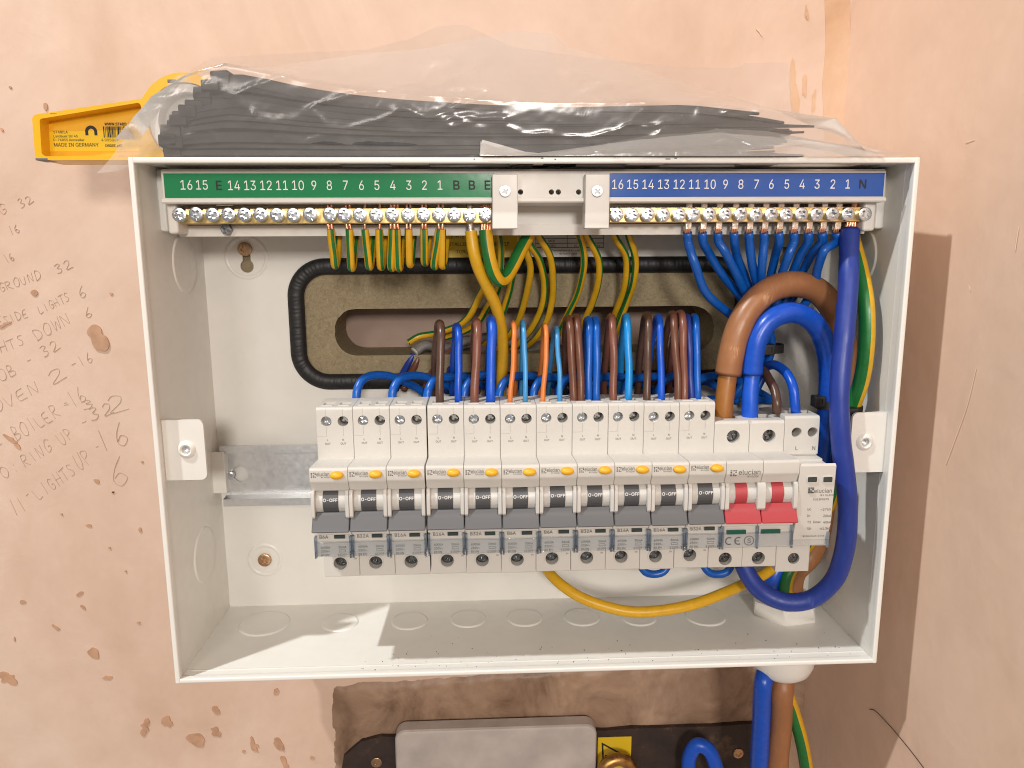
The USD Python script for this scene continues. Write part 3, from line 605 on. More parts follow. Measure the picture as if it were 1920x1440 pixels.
# ================================================================ BREAKERS
YSH, YN, YLB, YLS = 9.5, -10.7, -6.5, 11.0
zT = Z(760, YSH); zS = Z(856, YSH); zN1 = Z(873, -9); zN2 = Z(902, YN); zR = Z(914, -8); zLv1 = Z(957, -9); zLv2 = Z(992, -12); zLb = Z(1037, YLB); zLo = Z(1075, YLS)
zLa = Z(995, YLB)
def arc(c, r, a0, a1, n=5): return [(c[0]+r*math.cos(math.radians(a)), c[1]+r*math.sin(math.radians(a))) for a in np.linspace(a0, a1, n)]
def breaker_profile(ztop):
    return ([(58, zLo+3), (58, ztop-9), (40, ztop-9), (40, ztop-1.5), (32, ztop)] + [(YSH+2.2, ztop)] + arc((YSH+1.5, ztop-1.5), 1.5, 95, 178, 4) + [(YSH, zS+.2), (YN+1.8, zN1+.6)] + arc((YN+1.4, zN1-.9), 1.4, 110, 180, 4) +
            [(YN, zN2+1.5)] + [(YN+.3, zN2+.4), (YN+1.2, zN2-.8), (YN+2.6, zR), (-2.5, zR-.3), (-2.5, zLv2+1.2), (YLB-1.0, zLv2+.4), (YLB-.9, zLa), (YLB+.3, zLa-.6), (YLB+1.0, zLb+.6), (YLB+1.8, zLb), (YLS-.4, zLb-.2), (YLS, zLb-.6), (YLS, zLo+.4), (YLS+.5, zLo)])
def drum_guard(x0, x1):
    pr = [(-2, zR+.4), (YN+1.0, zR+.4)] + [(YN+.2, zR-.8), (YN-.4, (zR+zLv1)/2), (YN-.3, zLv1-1.0), (YN+.4, zLv1-1.9), (-2, zLv1-1.9)]
    return to_man(loft(pr, x0, x1, .25))
def rcbo(kind, rating):
    """one residual current breaker, its left edge at x = 0"""
    w = MOD-.16
    root = thing('circuit_breaker', 'x', 'circuit breaker', (0, 0, 0), 'grey lever circuit breakers on the rail')
    b = to_man(loft(breaker_profile(zT), 0, w, .22))
    hx = (4.75, 12.75); hz = Z(786, YSH)
    for x in hx: b = b - cyl((x, YSH-2, hz), 2.55, 9) 
    lx, lz = 8.0, Z(1050, YLS)
    b = b - cyl((lx, YLS-2, lz), 3.3, 9)
    # wire entry pockets in the top
    for x in hx: b = b - box(x-2.6, x+2.6, YSH+6.0, YSH+13, zT-4, zT+1)
    for x in hx: b = b - box(x-.1, x+.1, YSH-.2, YSH+.25, Z(813, YSH), hz) - box(x-.08, x+.08, YSH-.2, YSH+.25, hz, zT+.2)
    b = b - box(-.5, hx[0], YSH-.2, YSH+.2, Z(813, YSH)-.12, Z(813, YSH)+.05)
    body = obj('body', b, 'breaker_plastic', root, 28)
    for x, dz, dy in ((hx[0], 0, 4.2), (hx[1], 0, 6.4)):
        cross_screw((x, YSH+dy+1.5, hz), 2.5, 1.6, 'dark_steel' if dy > 5 else 'zinc', root, .3, 25+rng.uniform(0, 60), 1.9, 'terminal_screw')
    cross_screw((lx, YLS+6.5, lz), 3.2, 2.0, 'dark_steel', root, .4, rng.uniform(0, 90), 2.4, 'terminal_screw')
    obj('screw_collar', lathe((lx, YLS, lz), [(3.3, .1), (3.3, -.25), (4.0, -.25), (4.1, .1), (3.3, .1)], 'y', 32), 'breaker_plastic_light', root)
    for x in hx:
        obj('wire_gate', rbox(x-2.7, x+2.7, YSH+3.6, YSH+5.6, zT-.3, zT+.35, .15), 'breaker_plastic_light', root)
    obj('side_guard', [tm(drum_guard(0.02, 1.75))], 'breaker_plastic_light', root, 28); obj('side_guard', [tm(drum_guard(w-1.75, w-.02))], 'breaker_plastic_light', root, 28)
    zc_ = (zR+zLv1)/2-.6; R = 7.2; yc = -9.2+R
    drum = (cyl((1.8, yc, zc_), R-.25, 3.3, 'x', 48) + cyl((12.2, yc, zc_), R-.25, w-1.8-12.2, 'x', 48)) - box(0, w, YN-5, YN+2.6, zc_-2.6, zc_-2.15)
    obj('toggle_side', drum, 'breaker_plastic_light', root, 28)
    tg = obj('toggle', cyl((5.15, yc, zc_), R+.1, 7.0, 'x', 48) - box(5, 12.3, yc-R-1, yc-R+.75, zc_-2.7, zc_-2.3), 'toggle_grey', root, 28)
    obj('lettering', text('O-OFF', 1.5, 8.65, yc-R-.08, Z(932, -9)-.75, 'c', bold=True), 'print_white', tg, False)
    lv = [(-3, zLv1), (-8.6, zLv1+.3), (-9.6, zLv1-.9), (-10.6, (zLv1+zLv2)/2+.6), (-12.4, zLv2+1.6), (-13.2, zLv2+.6), (-12.9, zLv2+.1), (-6.5, zLv2-.3), (-3, zLv2)]
    lm = to_man(loft(lv, .12, w-.12, .35)) - box(-1, 2.0, YN-2.0, 0, zLv1-2.0, zLv1+3) - box(w-2.0, w+1, YN-2.0, 0, zLv1-2.0, zLv1+3)
    obj('lever', lm, 'lever_grey', root, 28)
    tb = m3.Manifold.sphere(1, 28).scale((3.0, 1.6, 1.75)); tbz = Z(885, -10.7)
    obj('test_button', (tb + m3.Manifold.cylinder(2.2, 1, 1, 28).rotate((-90, 0, 0)).scale((3.0, 1, 1.75))).translate((12.7, YN-1.7, tbz)), 'button_yellow', root, 40)
    # prints
    lg = [tm(box(.75+.42*0, 1.35, YN-.06, YN+.1, tbz-1.2+k*.62, tbz-.82+k*.62)) for k in range(4)] + [tm(box(1.75+.0, 2.25, YN-.06, YN+.1, tbz-1.2+k*.62, tbz-.75+k*.62)) for k in (0, 1, 3)] + [tm(box(2.5, 3.0, YN-.06, YN+.1, tbz-1.2+k*.62, tbz-.75+k*.62)) for k in (0, 2, 3)]
    lg += [text('elucian', 1.8, 3.2, YN-.02, tbz-.55, squeeze=.72), text('BY CLICK', .55, 5.3, YN-.02, tbz-1.45, squeeze=1.1)]
    obj('brand_print', lg, 'print_grey', root, False)
    tx = []
    for x, s in ((5.0, 'L'), (12.45, 'N')):
        obj('terminal_print', [text(s, .95, x, YSH-.02, Z(822, YSH), 'c'), text('OUT', .95, x, YSH-.02, Z(829, YSH), 'c')], 'print_grey', root, False)
    obj('terminal_print', text('IN', .8, 15.6, YLS-.02, Z(1043, YLS), 'c'), 'print_grey', root, False)
    yp = YLB-.95
    obj('rating_panel', box(.6, w-.6, YLB-.05, YLB+1.5, zLb+.4, Z(1012, YLB)), 'rating_panel', root)
    tx = [text(rating, 1.55, 2.3, yp-.02, Z(1003, yp)-.1, squeeze=1.0)]
    for s, x, py in (('6000A', 2.6, 1022), ('30mA', 10.8, 1022), ('230V~', 2.6, 1029), ('BS EN', 2.6, 1036), ('61009-1', 10.4, 1036)): tx.append(text(s, 1.05, x, YLB-.2, Z(py, YLB-.2), squeeze=.95))
    tx += [tm(box(11.2, 14.3, YLB-.18, YLB-.1, Z(1029, YLB), Z(1024.5, YLB)) - box(11.35, 14.15, YLB-.3, YLB, Z(1029, YLB)+.15, Z(1024.5, YLB)-.15))]
    tx += [text('1', .7, 15.9, yp-.02, Z(1000, yp)), text('0', .7, 15.9, yp-.02, Z(1004, yp))]
    obj('rating_print', tx, 'print_grey', root, False)
    obj('indicator_window', box(9.3, 14.3, yp-.05, yp+.6, Z(1004, yp), Z(998, yp)), 'indicator_dark', root)
    obj('label_cover', rbox(.5, w-.5, YLB-1.15, YLB-.5, zLb+.3, Z(1010, YLB-1), .15), 'clear_cover', root)
    for x in (.05, w-1.05):
        k = obj('cover_clip', rbox(x, x+1.0, YLB-2.0, YLB+.5, zLb-.2, Z(1001, YLB-2), .2), 'clear_clip', root)
        obj('clip_pad', [tm(rbox(x+.2, x+.8, YLB-2.15, YLB-1.8, Z(1031, YLB-2), Z(1028, YLB-2), .1)), tm(rbox(x+.2, x+.8, YLB-2.15, YLB-1.8, Z(1036.5, YLB-2), Z(1033, YLB-2), .1))], 'toggle_grey', k)
    return root
RAT = ['B6A', 'B32A', 'B16A', 'B16A', 'B32A', 'B6A', 'B6A', 'B32A', 'B16A', 'B16A', 'B32A']
DESC = ['leftmost breaker of the row, B6A, with empty outgoing terminals', 'B32A breaker with empty outgoing terminals, second in the row from the left', 'B16A breaker with empty outgoing terminals, third in the row from the left',
        'B16A breaker fed by one dark brown and one bright blue wire', 'B32A breaker fed by one thick reddish brown and one thick blue wire', 'B6A breaker under the left one of two thin orange wires', 'B6A breaker under the right one of two thin orange wires',
        'B32A breaker under the left pair of twin brown wires', 'B16A breaker under the brown wire and the cyan wire', 'B16A breaker between the cyan wired breaker and the last B32A breaker', 'B32A breaker beside the red main switch under twin brown wires']
first = {}
for i, rt in enumerate(RAT):
    x = X0+MOD*i-(.45 if i < 3 else 0); dy = rng.uniform(-.2, .2); dz = rng.uniform(-.22, .22)
    if rt not in first:
        r = rcbo(i, rt); first[rt] = r
    else:
        xf = UsdGeom.Xform.Define(stage, numbered('/World', 'circuit_breaker')); r = xf.GetPrim()
        r.GetReferences().AddInternalReference(first[rt].GetPath()); r.SetInstanceable(True)
    X = UsdGeom.Xformable(r); X.ClearXformOpOrder()
    (X.GetTranslateOp() if False else None)
    op = [o for o in X.GetOrderedXformOps()]
    at = r.GetAttribute('xformOp:translate')
    if not at: X.AddTranslateOp().Set(Gf.Vec3d(x*MM, dy*MM, dz*MM))
    else:
        at.Set(Gf.Vec3d(x*MM, dy*MM, dz*MM)); X.GetXformOpOrderAttr().Set(['xformOp:translate'])
    tag(r, DESC[i], 'circuit breaker', 'grey lever circuit breakers on the rail')

# main switch
XM = X0+11*MOD; wm = 2*MOD-.16
ms = thing('main_switch', 'double width main switch with red levers between grey breakers and surge protector', 'switch', (XM, 0, 0))
ORIG[str(ms.GetPath())] = np.array([XM, 0, 0.0])
def sh(m): return tm(m).copy().apply_translation((XM, 0, 0)) if not isinstance(m, list) else [sh(k) for k in m]
zT2 = Z(789, YSH, 1420)
b = to_man(loft(breaker_profile(zT2), 0, wm, .22))
hz = Z(818, YSH, 1420); hxs = (Xx(1375, YSH, 818)-XM, Xx(1442, YSH, 818)-XM); lxs = (Xx(1360, YLS, 1045)-XM, Xx(1422, YLS, 1045)-XM); lz = Z(1047, YLS, 1400)
for x in hxs: b = b - cyl((x, YSH-2, hz), 3.3, 9) - box(x-4, x+4, YSH+6, YSH+15, zT2-5, zT2+1)
for x in lxs: b = b - cyl((x, YLS-2, lz), 3.4, 9)
b = b - box(wm/2-.12, wm/2+.12, YN-1, YSH+2, zLo-1, zT2+1) - box(wm/2-.8, wm/2+.8, YSH-.5, YSH+1.5, zT2-1.2, zT2+1)
obj('body', sh(b), 'breaker_plastic', ms, 28)
for k, x in enumerate(hxs): cross_screw((XM+x, YSH+6, hz), 3.2, 2.2, 'dark_steel', ms, .3, 20+50*k, 2.4, 'terminal_screw')
for k, x in enumerate(lxs): cross_screw((XM+x, YLS+5.5, lz), 3.3, 2.2, 'dark_steel', ms, .3, 70+20*k, 2.4, 'terminal_screw')
for x0, x1 in ((.02, 2.0), (wm/2-2.0, wm/2+2.0), (wm-2.0, wm-.02)): obj('side_guard', sh(drum_guard(x0, x1)), 'breaker_plastic_light', ms, 28)
zc_ = (zR+zLv1)/2-.6; R = 7.2; yc = -9.2+R
for o in (0, MOD):
    obj('toggle_side', sh((cyl((o+2.0, yc, zc_), R-.25, 3.5, 'x', 48) + cyl((o+11.2, yc, zc_), R-.25, MOD-2-11.2, 'x', 48)) - box(o, o+MOD, YN-5, YN+2.6, zc_-2.6, zc_-2.15)), 'breaker_plastic_light', ms, 28)
    obj('red_toggle', sh(cyl((o+5.5, yc, zc_), R+.15, 5.7, 'x', 48)), 'switch_red', ms, 28)
lv = [(-3, zLv1), (-8.6, zLv1+.6), (-9.6, zLv1-.9), (-10.6, (zLv1+zLv2)/2+.6), (-12.4, zLv2+1.6), (-13.2, zLv2+.6), (-12.9, zLv2+.1), (-6.5, zLv2-.3), (-3, zLv2)]
for o in (0, MOD):
    lm = to_man(loft(lv, o+.12, o+MOD-.2, .3)) - box(o-1, o+2.2, YN-2.0, 0, zLv1-2.0, zLv1+3) - box(o+MOD-2.2, o+MOD+1, YN-2.0, 0, zLv1-2.0, zLv1+3)
    obj('red_lever', sh(lm), 'switch_red', ms, 28)
tbz = Z(887, YN, 1420)
lg = [box(1.9, 2.7, YN-.06, YN+.1, tbz-1.3+k*.8, tbz-.8+k*.8) for k in range(4)]+[box(3.2, 3.9, YN-.06, YN+.1, tbz-1.3+k*.8, tbz-.8+k*.8) for k in (0, 1, 3)]+[box(4.2, 4.9, YN-.06, YN+.1, tbz-1.3+k*.8, tbz-.8+k*.8) for k in (0, 2, 3)]
obj('brand_print', sh([tm(k) for k in lg]+[text('elucian', 2.3, 5.7, YN-.02, tbz-.6), text('BY CLICK', .75, 10.2, YN-.02, tbz-2.0, squeeze=1.1)]), 'print_grey', ms, False)
yp = YLB-.95
for o in (2.8, 19.7): obj('indicator_window', sh(box(o, o+9.2, yp-.05, yp+.6, Z(1001, yp, 1420), Z(993.5, yp, 1420))), 'indicator_green', ms)
obj('rating_panel', sh(box(.6, wm-.6, YLB-.05, YLB+1.5, zLb+.4, Z(1012, YLB))), 'rating_panel', ms)
zm = (zLb+Z(1012, YLB))/2
def ringarc(cx, cz, r, a0, a1, w=.28, y=YLB-.2): 
    a = np.radians(np.linspace(a0, a1, 20)); o_ = np.c_[cx+(r+w)*np.cos(a), cz+(r+w)*np.sin(a)]; i_ = np.c_[cx+(r-w)*np.cos(a), cz+(r-w)*np.sin(a)]
    return slab(Polygon(np.vstack([o_, i_[::-1]])).buffer(0), y-.05, y+.05)
mk = [ringarc(4.3, zm, 1.75, 60, 300), ringarc(8.8, zm, 1.75, 60, 300), tm(box(7.1, 9.2, YLB-.25, YLB-.15, zm-.2, zm+.2)), ringarc(14.0, zm, 2.3, 0, 180, .16), ringarc(14.0, zm, 2.3, 180, 360, .16), text('S', 2.3, 14.0, YLB-.2, zm-1.15, 'c')]
obj('approval_marks', sh(mk), 'print_grey', ms, False)
obj('label_cover', sh(rbox(.5, wm-.5, YLB-1.15, YLB-.5, zLb+.3, Z(1010, YLB-1), .15)), 'clear_cover', ms)
for x in (.05, wm/2-.5, wm-1.1): obj('cover_clip', sh(rbox(x, x+1.05, YLB-2.0, YLB+.5, zLb-.2, Z(998, YLB-2), .2)), 'clear_clip', ms)

# surge protector
XS = XM+2*MOD; ws = MOD-.1
sp = thing('surge_protector', 'slim surge protection module at the right end of the row', 'surge protector', (XS, 0, 0))
def sh2(m): return tm(m).copy().apply_translation((XS, 0, 0)) if not isinstance(m, list) else [sh2(k) for k in m]
zA, zB_ = Z(780, YSH, 1510), Z(851, YSH, 1510)
lowz = Z(1071, YLS, 1490)
prof = [(58, lowz+3), (58, zA-6), (32, zA)]+[(YSH+2, zA)]+arc((YSH+1.5, zA-1.5), 1.5, 95, 178, 4)+[(YSH, zB_), (YSH+1.2, zB_-.3), (YSH+1.2, zB_-1.0), (4, zB_-1.0), (4, zB_-2.0), (-2, zB_-2.2), (-2, zB_-3.0), (YN+1, Z(870, YN, 1535))]+[(YN, Z(874, YN, 1535)), (YN+1.5, Z(985, YN, 1535)), (YN+4, Z(1007, YN+4, 1535)), (YN+4.5, zLb+.2), (YLS, zLb), (YLS, lowz)]
b = to_man(loft(prof, 0, ws, .25))
hz2 = Z(811, YSH, 1510); hx2 = (Xx(1494, YSH, 812)-XS, Xx(1524, YSH, 812)-XS)
for x in hx2: b = b - cyl((x, YSH-1, hz2), 2.9, 2.2, r2=2.3) - cyl((x, YSH, hz2), 2.3, 11) - box(x-2.2, x+2.2, YSH+6, YSH+13, zA-4, zA+1)
lx2 = Xx(1488, YLS, 1047)-XS; b = b - cyl((lx2, YLS-2, Z(1047, YLS, 1488)), 3.0, 9)
obj('body', sh2(b), 'breaker_plastic', sp, 28)
for x in hx2: cross_screw((XS+x, YSH+9.5, hz2), 2.2, 1.5, 'dark_steel', sp, .3, 30, 1.6, 'terminal_screw')
cross_screw((XS+lx2, YLS+3.5, Z(1047, YLS, 1488)), 2.9, 2.0, 'dark_steel', sp, .3, 30, 2.1, 'terminal_screw')
def yface(py):
    z = Z(py, YN, 1535); z0, z1_ = Z(874, YN, 1535), Z(985, YN, 1535)
    return YN+1.5*np.clip((z0-z)/(z0-z1_), 0, 1)
for px in (1523, 1552):
    c = P(px, 899, YN); x = c[0]-XS
    fr = obj('status_window', sh2(slab(rrect(x-2.6, x+2.6, c[2]-1.7, c[2]+1.7, .8, 4), YN-.15, YN+.6)), 'breaker_plastic_light', sp)
    obj('window_glass', sh2(slab(rrect(x-2.2, x+2.2, c[2]-1.25, c[2]+1.25, .4, 4), YN-.22, YN+.2)), 'indicator_dark', fr, label='dark green status window')
pt = []
def pr_(s, h, px, py, anchor='l', **k):
    y = yface(py)-.03; c = P(px, py, y); pt.append(text(s, h, c[0], y, c[2], anchor, **k))
c = P(1516, 925, YN); 
for k in range(4): pt.append(tm(box(c[0], c[0]+.7, YN-.0, YN+.9, c[2]+k*.75, c[2]+.5+k*.75)))
for k in (0, 1, 3): pt.append(tm(box(c[0]+1.1, c[0]+1.7, YN-.0, YN+.9, c[2]+k*.75, c[2]+.5+k*.75)))
for k in (0, 2, 3): pt.append(tm(box(c[0]+2.0, c[0]+2.6, YN-.0, YN+.9, c[2]+k*.75, c[2]+.5+k*.75)))
pr_('elucian', 1.9, 1526, 924, squeeze=1.0); pr_('BY CLICK', .8, 1538, 930, squeeze=1.3); pr_('CU1SPD275', .95, 1524, 938, squeeze=1.0)
for s1, s2, py in (('Uc', '~275V', 957), ('In', '20kA', 969), ('T2  Imax', '40kA', 981), ('Up', '≤1.3kV', 993)):
    pr_(s1, 1.15, 1513, py); pr_(s2, 1.15, 1558, py, 'r')
pr_('BS EN61643-11 CE', .8, 1505, 1007)
for s_, px_ in (('L', 1493), ('N', 1525)):
    c = P(px_, 842, YSH); pt.append(text(s_, 1.9, c[0], YSH-.03, c[2]-.4, 'c'))
for q in pt: pass
obj('printing', sh2([q.copy().apply_translation((-XS, 0, 0)) for q in pt if q.bounds[0][0] > XS-5]+[q for q in pt if q.bounds[0][0] <= XS-5]), 'print_grey', sp, False)
obj('label_cover', sh2(rbox(.3, ws-.3, YN+3.0, YN+3.6, zLb+.3, Z(1012, YN+3, 1535), .15)), 'clear_cover', sp)
obj('cover_clip', sh2(rbox(ws-1.1, ws-.05, YN+2, YN+5, zLb-.2, Z(998, YN+2, 1535), .2)), 'clear_clip', sp)

# ================================================================ CABLES
def pts3(pts): return [P(*q) if len(q) == 3 else np.array(q[:3], float) for q in pts]
def wire(name, label, pts, dia, mat, group=None, seg=14, parts=None, cat='wire', step=1.5):
    path = wob(spline(pts3(pts), step))
    o = thing(name, label, cat, path[0], group)
    obj('insulation', tube(path, dia/2, seg), mat, o, True)
    return o, path
def earth(name, label, pts, dia, phase=0.0, twist=0.0, split=0.5, group=None, cat='wire', step=1.5):
    path = spline(pts3(pts), step); o = thing(name, label, cat, path[0], group)
    a = math.pi*2*split; ph = phase-a/2
    obj('yellow_insulation', tube(path, dia/2, 10, 0, a, twist, ph), 'earth_yellow', o, True)
    obj('green_stripe', tube(path, dia/2, 8, a, 2*math.pi, twist, ph), 'earth_green', o, True)
    return o, path
def strand(o, pts, r, mat='copper', name='copper_end'):
    return obj(name, tube(spline(pts3(pts), .8), r, 10), mat, o, True)

# earth wires: front drop, hidden run behind the carrier, rear drop into the slot
fronts = [(8, '', 618, 620, 627, 500, 9), (7, '', 652, 655, 658, 505, 9), (6, '', 684, 684, 691, 503, 9), (5, '', 712, 711, 713, 503, 9), (4, 'left of two', 736, 735, 733, 505, 9), (4, 'right of two', 742, 744, 746, 505, 9),
          (3, '', 766, 766, 767, 498, 9), (2, '', 795, 795, 796, 495, 9), (1, 'left of two', 822, 823, 814, 501, 9), (1, 'right of two', 830, 829, 829, 501, 9)]
rears = [[(912, 520, 60), (897, 560, 66), (881, 590, 72), (858, 610, 78), (819, 625, 84), (785, 631, 86), (766, 642, 84)],
         [(938, 522, 60), (930, 550, 66), (917, 572, 72), (899, 600, 78), (878, 616, 84), (846, 629, 88), (830, 634, 90)],
         [(975, 470, 54), (963, 510, 60), (955, 550, 68), (941, 594, 76), (930, 630, 86), (905, 650, 98)],
         [(982, 461, 52), (993, 500, 58), (988, 548, 66), (972, 599, 76), (950, 635, 86), (930, 655, 98)],
         [(993, 458, 52), (1012, 490, 58), (1021, 533, 66), (1015, 580, 74), (989, 625, 84), (960, 655, 98)],
         [(1011, 446, 50), (1032, 486, 56), (1038, 538, 66), (1027, 597, 76), (1008, 630, 84), (975, 658, 98)],
         [(1088, 446, 50), (1096, 484, 56), (1086, 538, 66), (1067, 585, 76), (1051, 616, 84), (1035, 650, 98)],
         [(1103, 446, 50), (1122, 484, 56), (1124, 519, 62), (1112, 566, 72), (1096, 600, 82), (1080, 640, 98)],
         [(1154, 446, 50), (1174, 484, 56), (1174, 526, 62), (1162, 566, 72), (1150, 598, 82), (1135, 640, 98)],
         [(1181, 446, 50), (1192, 484, 56), (1190, 524, 62), (1176, 566, 72), (1160, 610, 82), (1145, 650, 98)]]
earth_phase = [-.5, .4, .3, -.6, .2, 0, 1.1, 3.1, .1, 1.8]
NUMW = ['', 'one', 'two', 'three', 'four', 'five', 'six', 'seven', 'eight']
for (num, which, tx_, ix, bx, by, dpx), rr, ph in zip(fronts, rears, earth_phase):
    d = 3.75
    y0 = 22.5
    lead = [(ix, 430, y0), (ix+(bx-ix)*.35, 455, y0+.5), (ix+(bx-ix)*.8, by-22, y0+1.5), (bx, by-6, y0+2.5), (bx+2, by-2, y0+5.5), (bx+4, by-9, y0+9), (bx+6, by-30, y0+13), (bx+8, 445, y0+18)]
    p3 = pts3(lead); up = P(bx+10, 430, 44); p3 += [up, np.array([up[0]+8, 46, up[2]+3])]
    q = P(*rr[0]); p3 += [np.array([q[0]-4, 49, up[2]+2]), ]
    p3 += pts3(rr)
    path = wob(spline(p3, 1.5), .5)
    lab_ = f'{which} earth wire clamped under number {NUMW[num]} of the green strip'.replace('left of two', 'left').replace('right of two', 'right').strip()
    o = thing('earth_wire', lab_, 'wire', path[0], 'green and yellow earth wires on the earth bar')
    tw = rng.uniform(-.7, .7)
    for c_ in (0, math.pi):
        obj('green_stripe', tube(path, d/2, 5, c_-.46, c_+.46, tw, ph), 'earth_green', o, True)
        obj('yellow_insulation', tube(path, d/2, 8, c_+.46, c_+math.pi-.46, tw, ph), 'earth_yellow', o, True)
    for k in ((-1, 1) if num in (7, 3, 2, 8, 4) else (0,)):
        strand(o, [(ix+k*3.2, 432, y0), (tx_+k*3.4, 418, 22.5), (tx_+k*3.4, 400, 23.5), (tx_+k*3.0, 383, 23.5)]+([(tx_+k*1.0, 379, 23)] if k else [(tx_, 378, 23.5)]), .75)
# thicker earths
GC = P(1468, 1146, t, 2)
def G(dx, dy, z): return np.array([GC[0]+dx, GC[1]+dy, z])
ybig = [(883, 434, 22), (888, 470, 21), (896, 500, 22), (912, 535, 27), (930, 575, 34), (940, 615, 40), (943, 660, 44), (941, 705, 47), (940, 735, 52), P(945, 830, 64), P(985, 990, 66), P(1020, 1060, 48), P(1045, 1090, 36), P(1085, 1118, 28), P(1135, 1137, 24), P(1185, 1147, 22), P(1245, 1144, 22), P(1300, 1133, 24), P(1350, 1115, 30), P(1395, 1095, 38), P(1440, 1072, 46), P(1470, 1040, 54)]
path = spline([P(*q) if isinstance(q, tuple) else q for q in ybig], 1.5)
ob = thing('earth_cable', 'thick yellow looking earth cable that droops below the breakers', 'cable', path[0])
obj('yellow_insulation', tube(path, 2.9, 14, 0, 2*math.pi*.62, .3, -2*math.pi*.31), 'earth_yellow', ob, True); obj('green_stripe', tube(path, 2.9, 10, 2*math.pi*.62, 2*math.pi, .3, -2*math.pi*.31), 'earth_green', ob, True)
strand(ob, [(883, 436, 22), (882, 420, 23), (881, 400, 24), (881, 383, 24)], 1.9, 'tinned', 'tinned_end')
gy = [(911, 433, 22), (913, 455, 21), (918, 485, 20), (926, 512, 21), (936, 526, 24), (947, 522, 28), (960, 502, 33), (975, 472, 38), (988, 448, 42), (1000, 425, 46), P(1100, 405, 52), P(1300, 400, 52), P(1560, 400, 52), P(1590, 425, 44), (1600, 458, 34), (1614, 510, 24), (1624, 570, 17), (1625, 640, 15), (1616, 710, 17), (1598, 765, 22), (1586, 820, 28), (1574, 880, 40), P(1540, 980, 58), G(-.5, -4, 24), G(1, -4, 0), G(5, -1, -30), P(1474, 1290, 44), P(1486, 1330, 48), P(1502, 1385, 52), P(1512, 1440, 56), P(1516, 1500, 60)]
path = spline([P(*q) if isinstance(q, tuple) else q for q in gy], 1.6)
og = thing('main_earth_cable', 'thick green and yellow main earth cable curving down the right side', 'cable', path[0])
rad = np.interp(np.linspace(0, 1, len(path)), [0, .22, .32, 1], [3.3, 3.3, 3.9, 3.9])
phg = -0.9; twg = np.interp(np.linspace(0, 1, len(path)), [0, .16, .22, 1], [0, 0, -2.0, -2.0])
obj('green_insulation', tube(path, rad, 14, .9, 2*math.pi-.35, twg, phg), 'earth_green', og, True)
obj('yellow_stripe', tube(path, rad, 6, -.35, .9, twg, phg), 'earth_yellow', og, True)
for k in (-7, -2, 3, 8): strand(og, [(911+k, 436, 22), (911+k, 415, 23), (910+k, 395, 24), (909+k, 380+abs(k)*.4, 24)], .8)

# neutral leads: breaker back, arc, hidden run to the right, bundle, fan up to the neutral bar
starts = [(668, 735), (735, 735), (801, 735), (870, 736), (936, 736), (1000, 736), (1046, 736), (1106, 736), (1168, 736), (1233, 736), (1296, 736)]
fan = [(1289, [(1300, 490), (1322, 545), (1362, 583), (1402, 612)]), (1317, [(1333, 480), (1366, 530), (1398, 572)]), (1346, [(1357, 468), (1378, 510), (1400, 556)]), (1376, [(1382, 480), (1396, 520), (1414, 565)]), (1404, [(1408, 480), (1417, 525), (1428, 565)]),
       (1432, [(1430, 490), (1428, 530), (1436, 568)]), (1460, [(1453, 480), (1445, 525), (1446, 570)]), (1488, [(1480, 475), (1466, 515), (1458, 565)]), (1515, [(1502, 475), (1485, 515), (1470, 565)]), (1541, [(1523, 475), (1505, 510), (1486, 560)]), (1568, [(1546, 470), (1535, 505), (1528, 540), (1495, 585)])]
WORD = ['zero', 'one', 'two', 'three', 'four', 'five', 'six', 'seven', 'eight', 'nine', 'ten', 'eleven']
order = [11, 10, 9, 8, 7, 6, 5, 4, 3, 2, 1]
for i, ((sx, sy), (fx, mid)) in enumerate(zip(starts, fan)):
    # fan pairs the far breakers with the nearest terminals
    j = i
    off = np.array([math.cos(j*2.4)*(1.6+.35*j), 0, 0]); yy = 62+math.sin(j*2.4)*5
    p3 = [P(sx, sy+18, 37), P(sx+2, sy-4, 38), P(sx+14, sy-24, 42), P(sx+40, 703+(j % 3)*2, 48), P(sx+75, 708+(j % 2)*3, 54), P(sx+112, 727, 60), P(sx+150, 752, 63)]
    if sx+150 < 1330: p3 += [np.array([Xx(1330, 63, 760), 63, zT-10-(j % 4)*3.5])]
    bx = 1428+(j-5)*3.2
    p3 += [P(max(1372, sx+120), 745, yy), P(bx-14, 700, yy-1)+off*.4, P(bx, 650, yy-4)+off*.5, P(bx+4, 610, yy-8)]
    m = mid[::-1]
    p3 += [P(x, y, yy-12-(k+1)*6.5) for k, (x, y) in enumerate(m)]
    p3 += [P(fx+1, 452, 27), P(fx, 436, 25)]
    path = wob(spline(p3, 1.6), .7, 18)
    o = thing('neutral_wire', f'neutral wire under number {WORD[order[i]]} of the blue strip', 'wire', path[0], 'blue neutral wires on the neutral bar')
    obj('insulation', tube(path, 2.2, 12), 'cable_blue', o, True)
    a, b = P(fx, 436, 25), P(fx, 413, 25)
    obj('ferrule', rbox(a[0]-1.7, a[0]+1.7, 23.2, 26.8, a[2]+1.2, P(fx+3, 381, 25)[2], .5), 'tinned', o)
    for k in (-1, 0, 1): strand(o, [(fx+k*3.6, 437, 24.4), (fx+k*3.4, 428, 23.6)], .62)

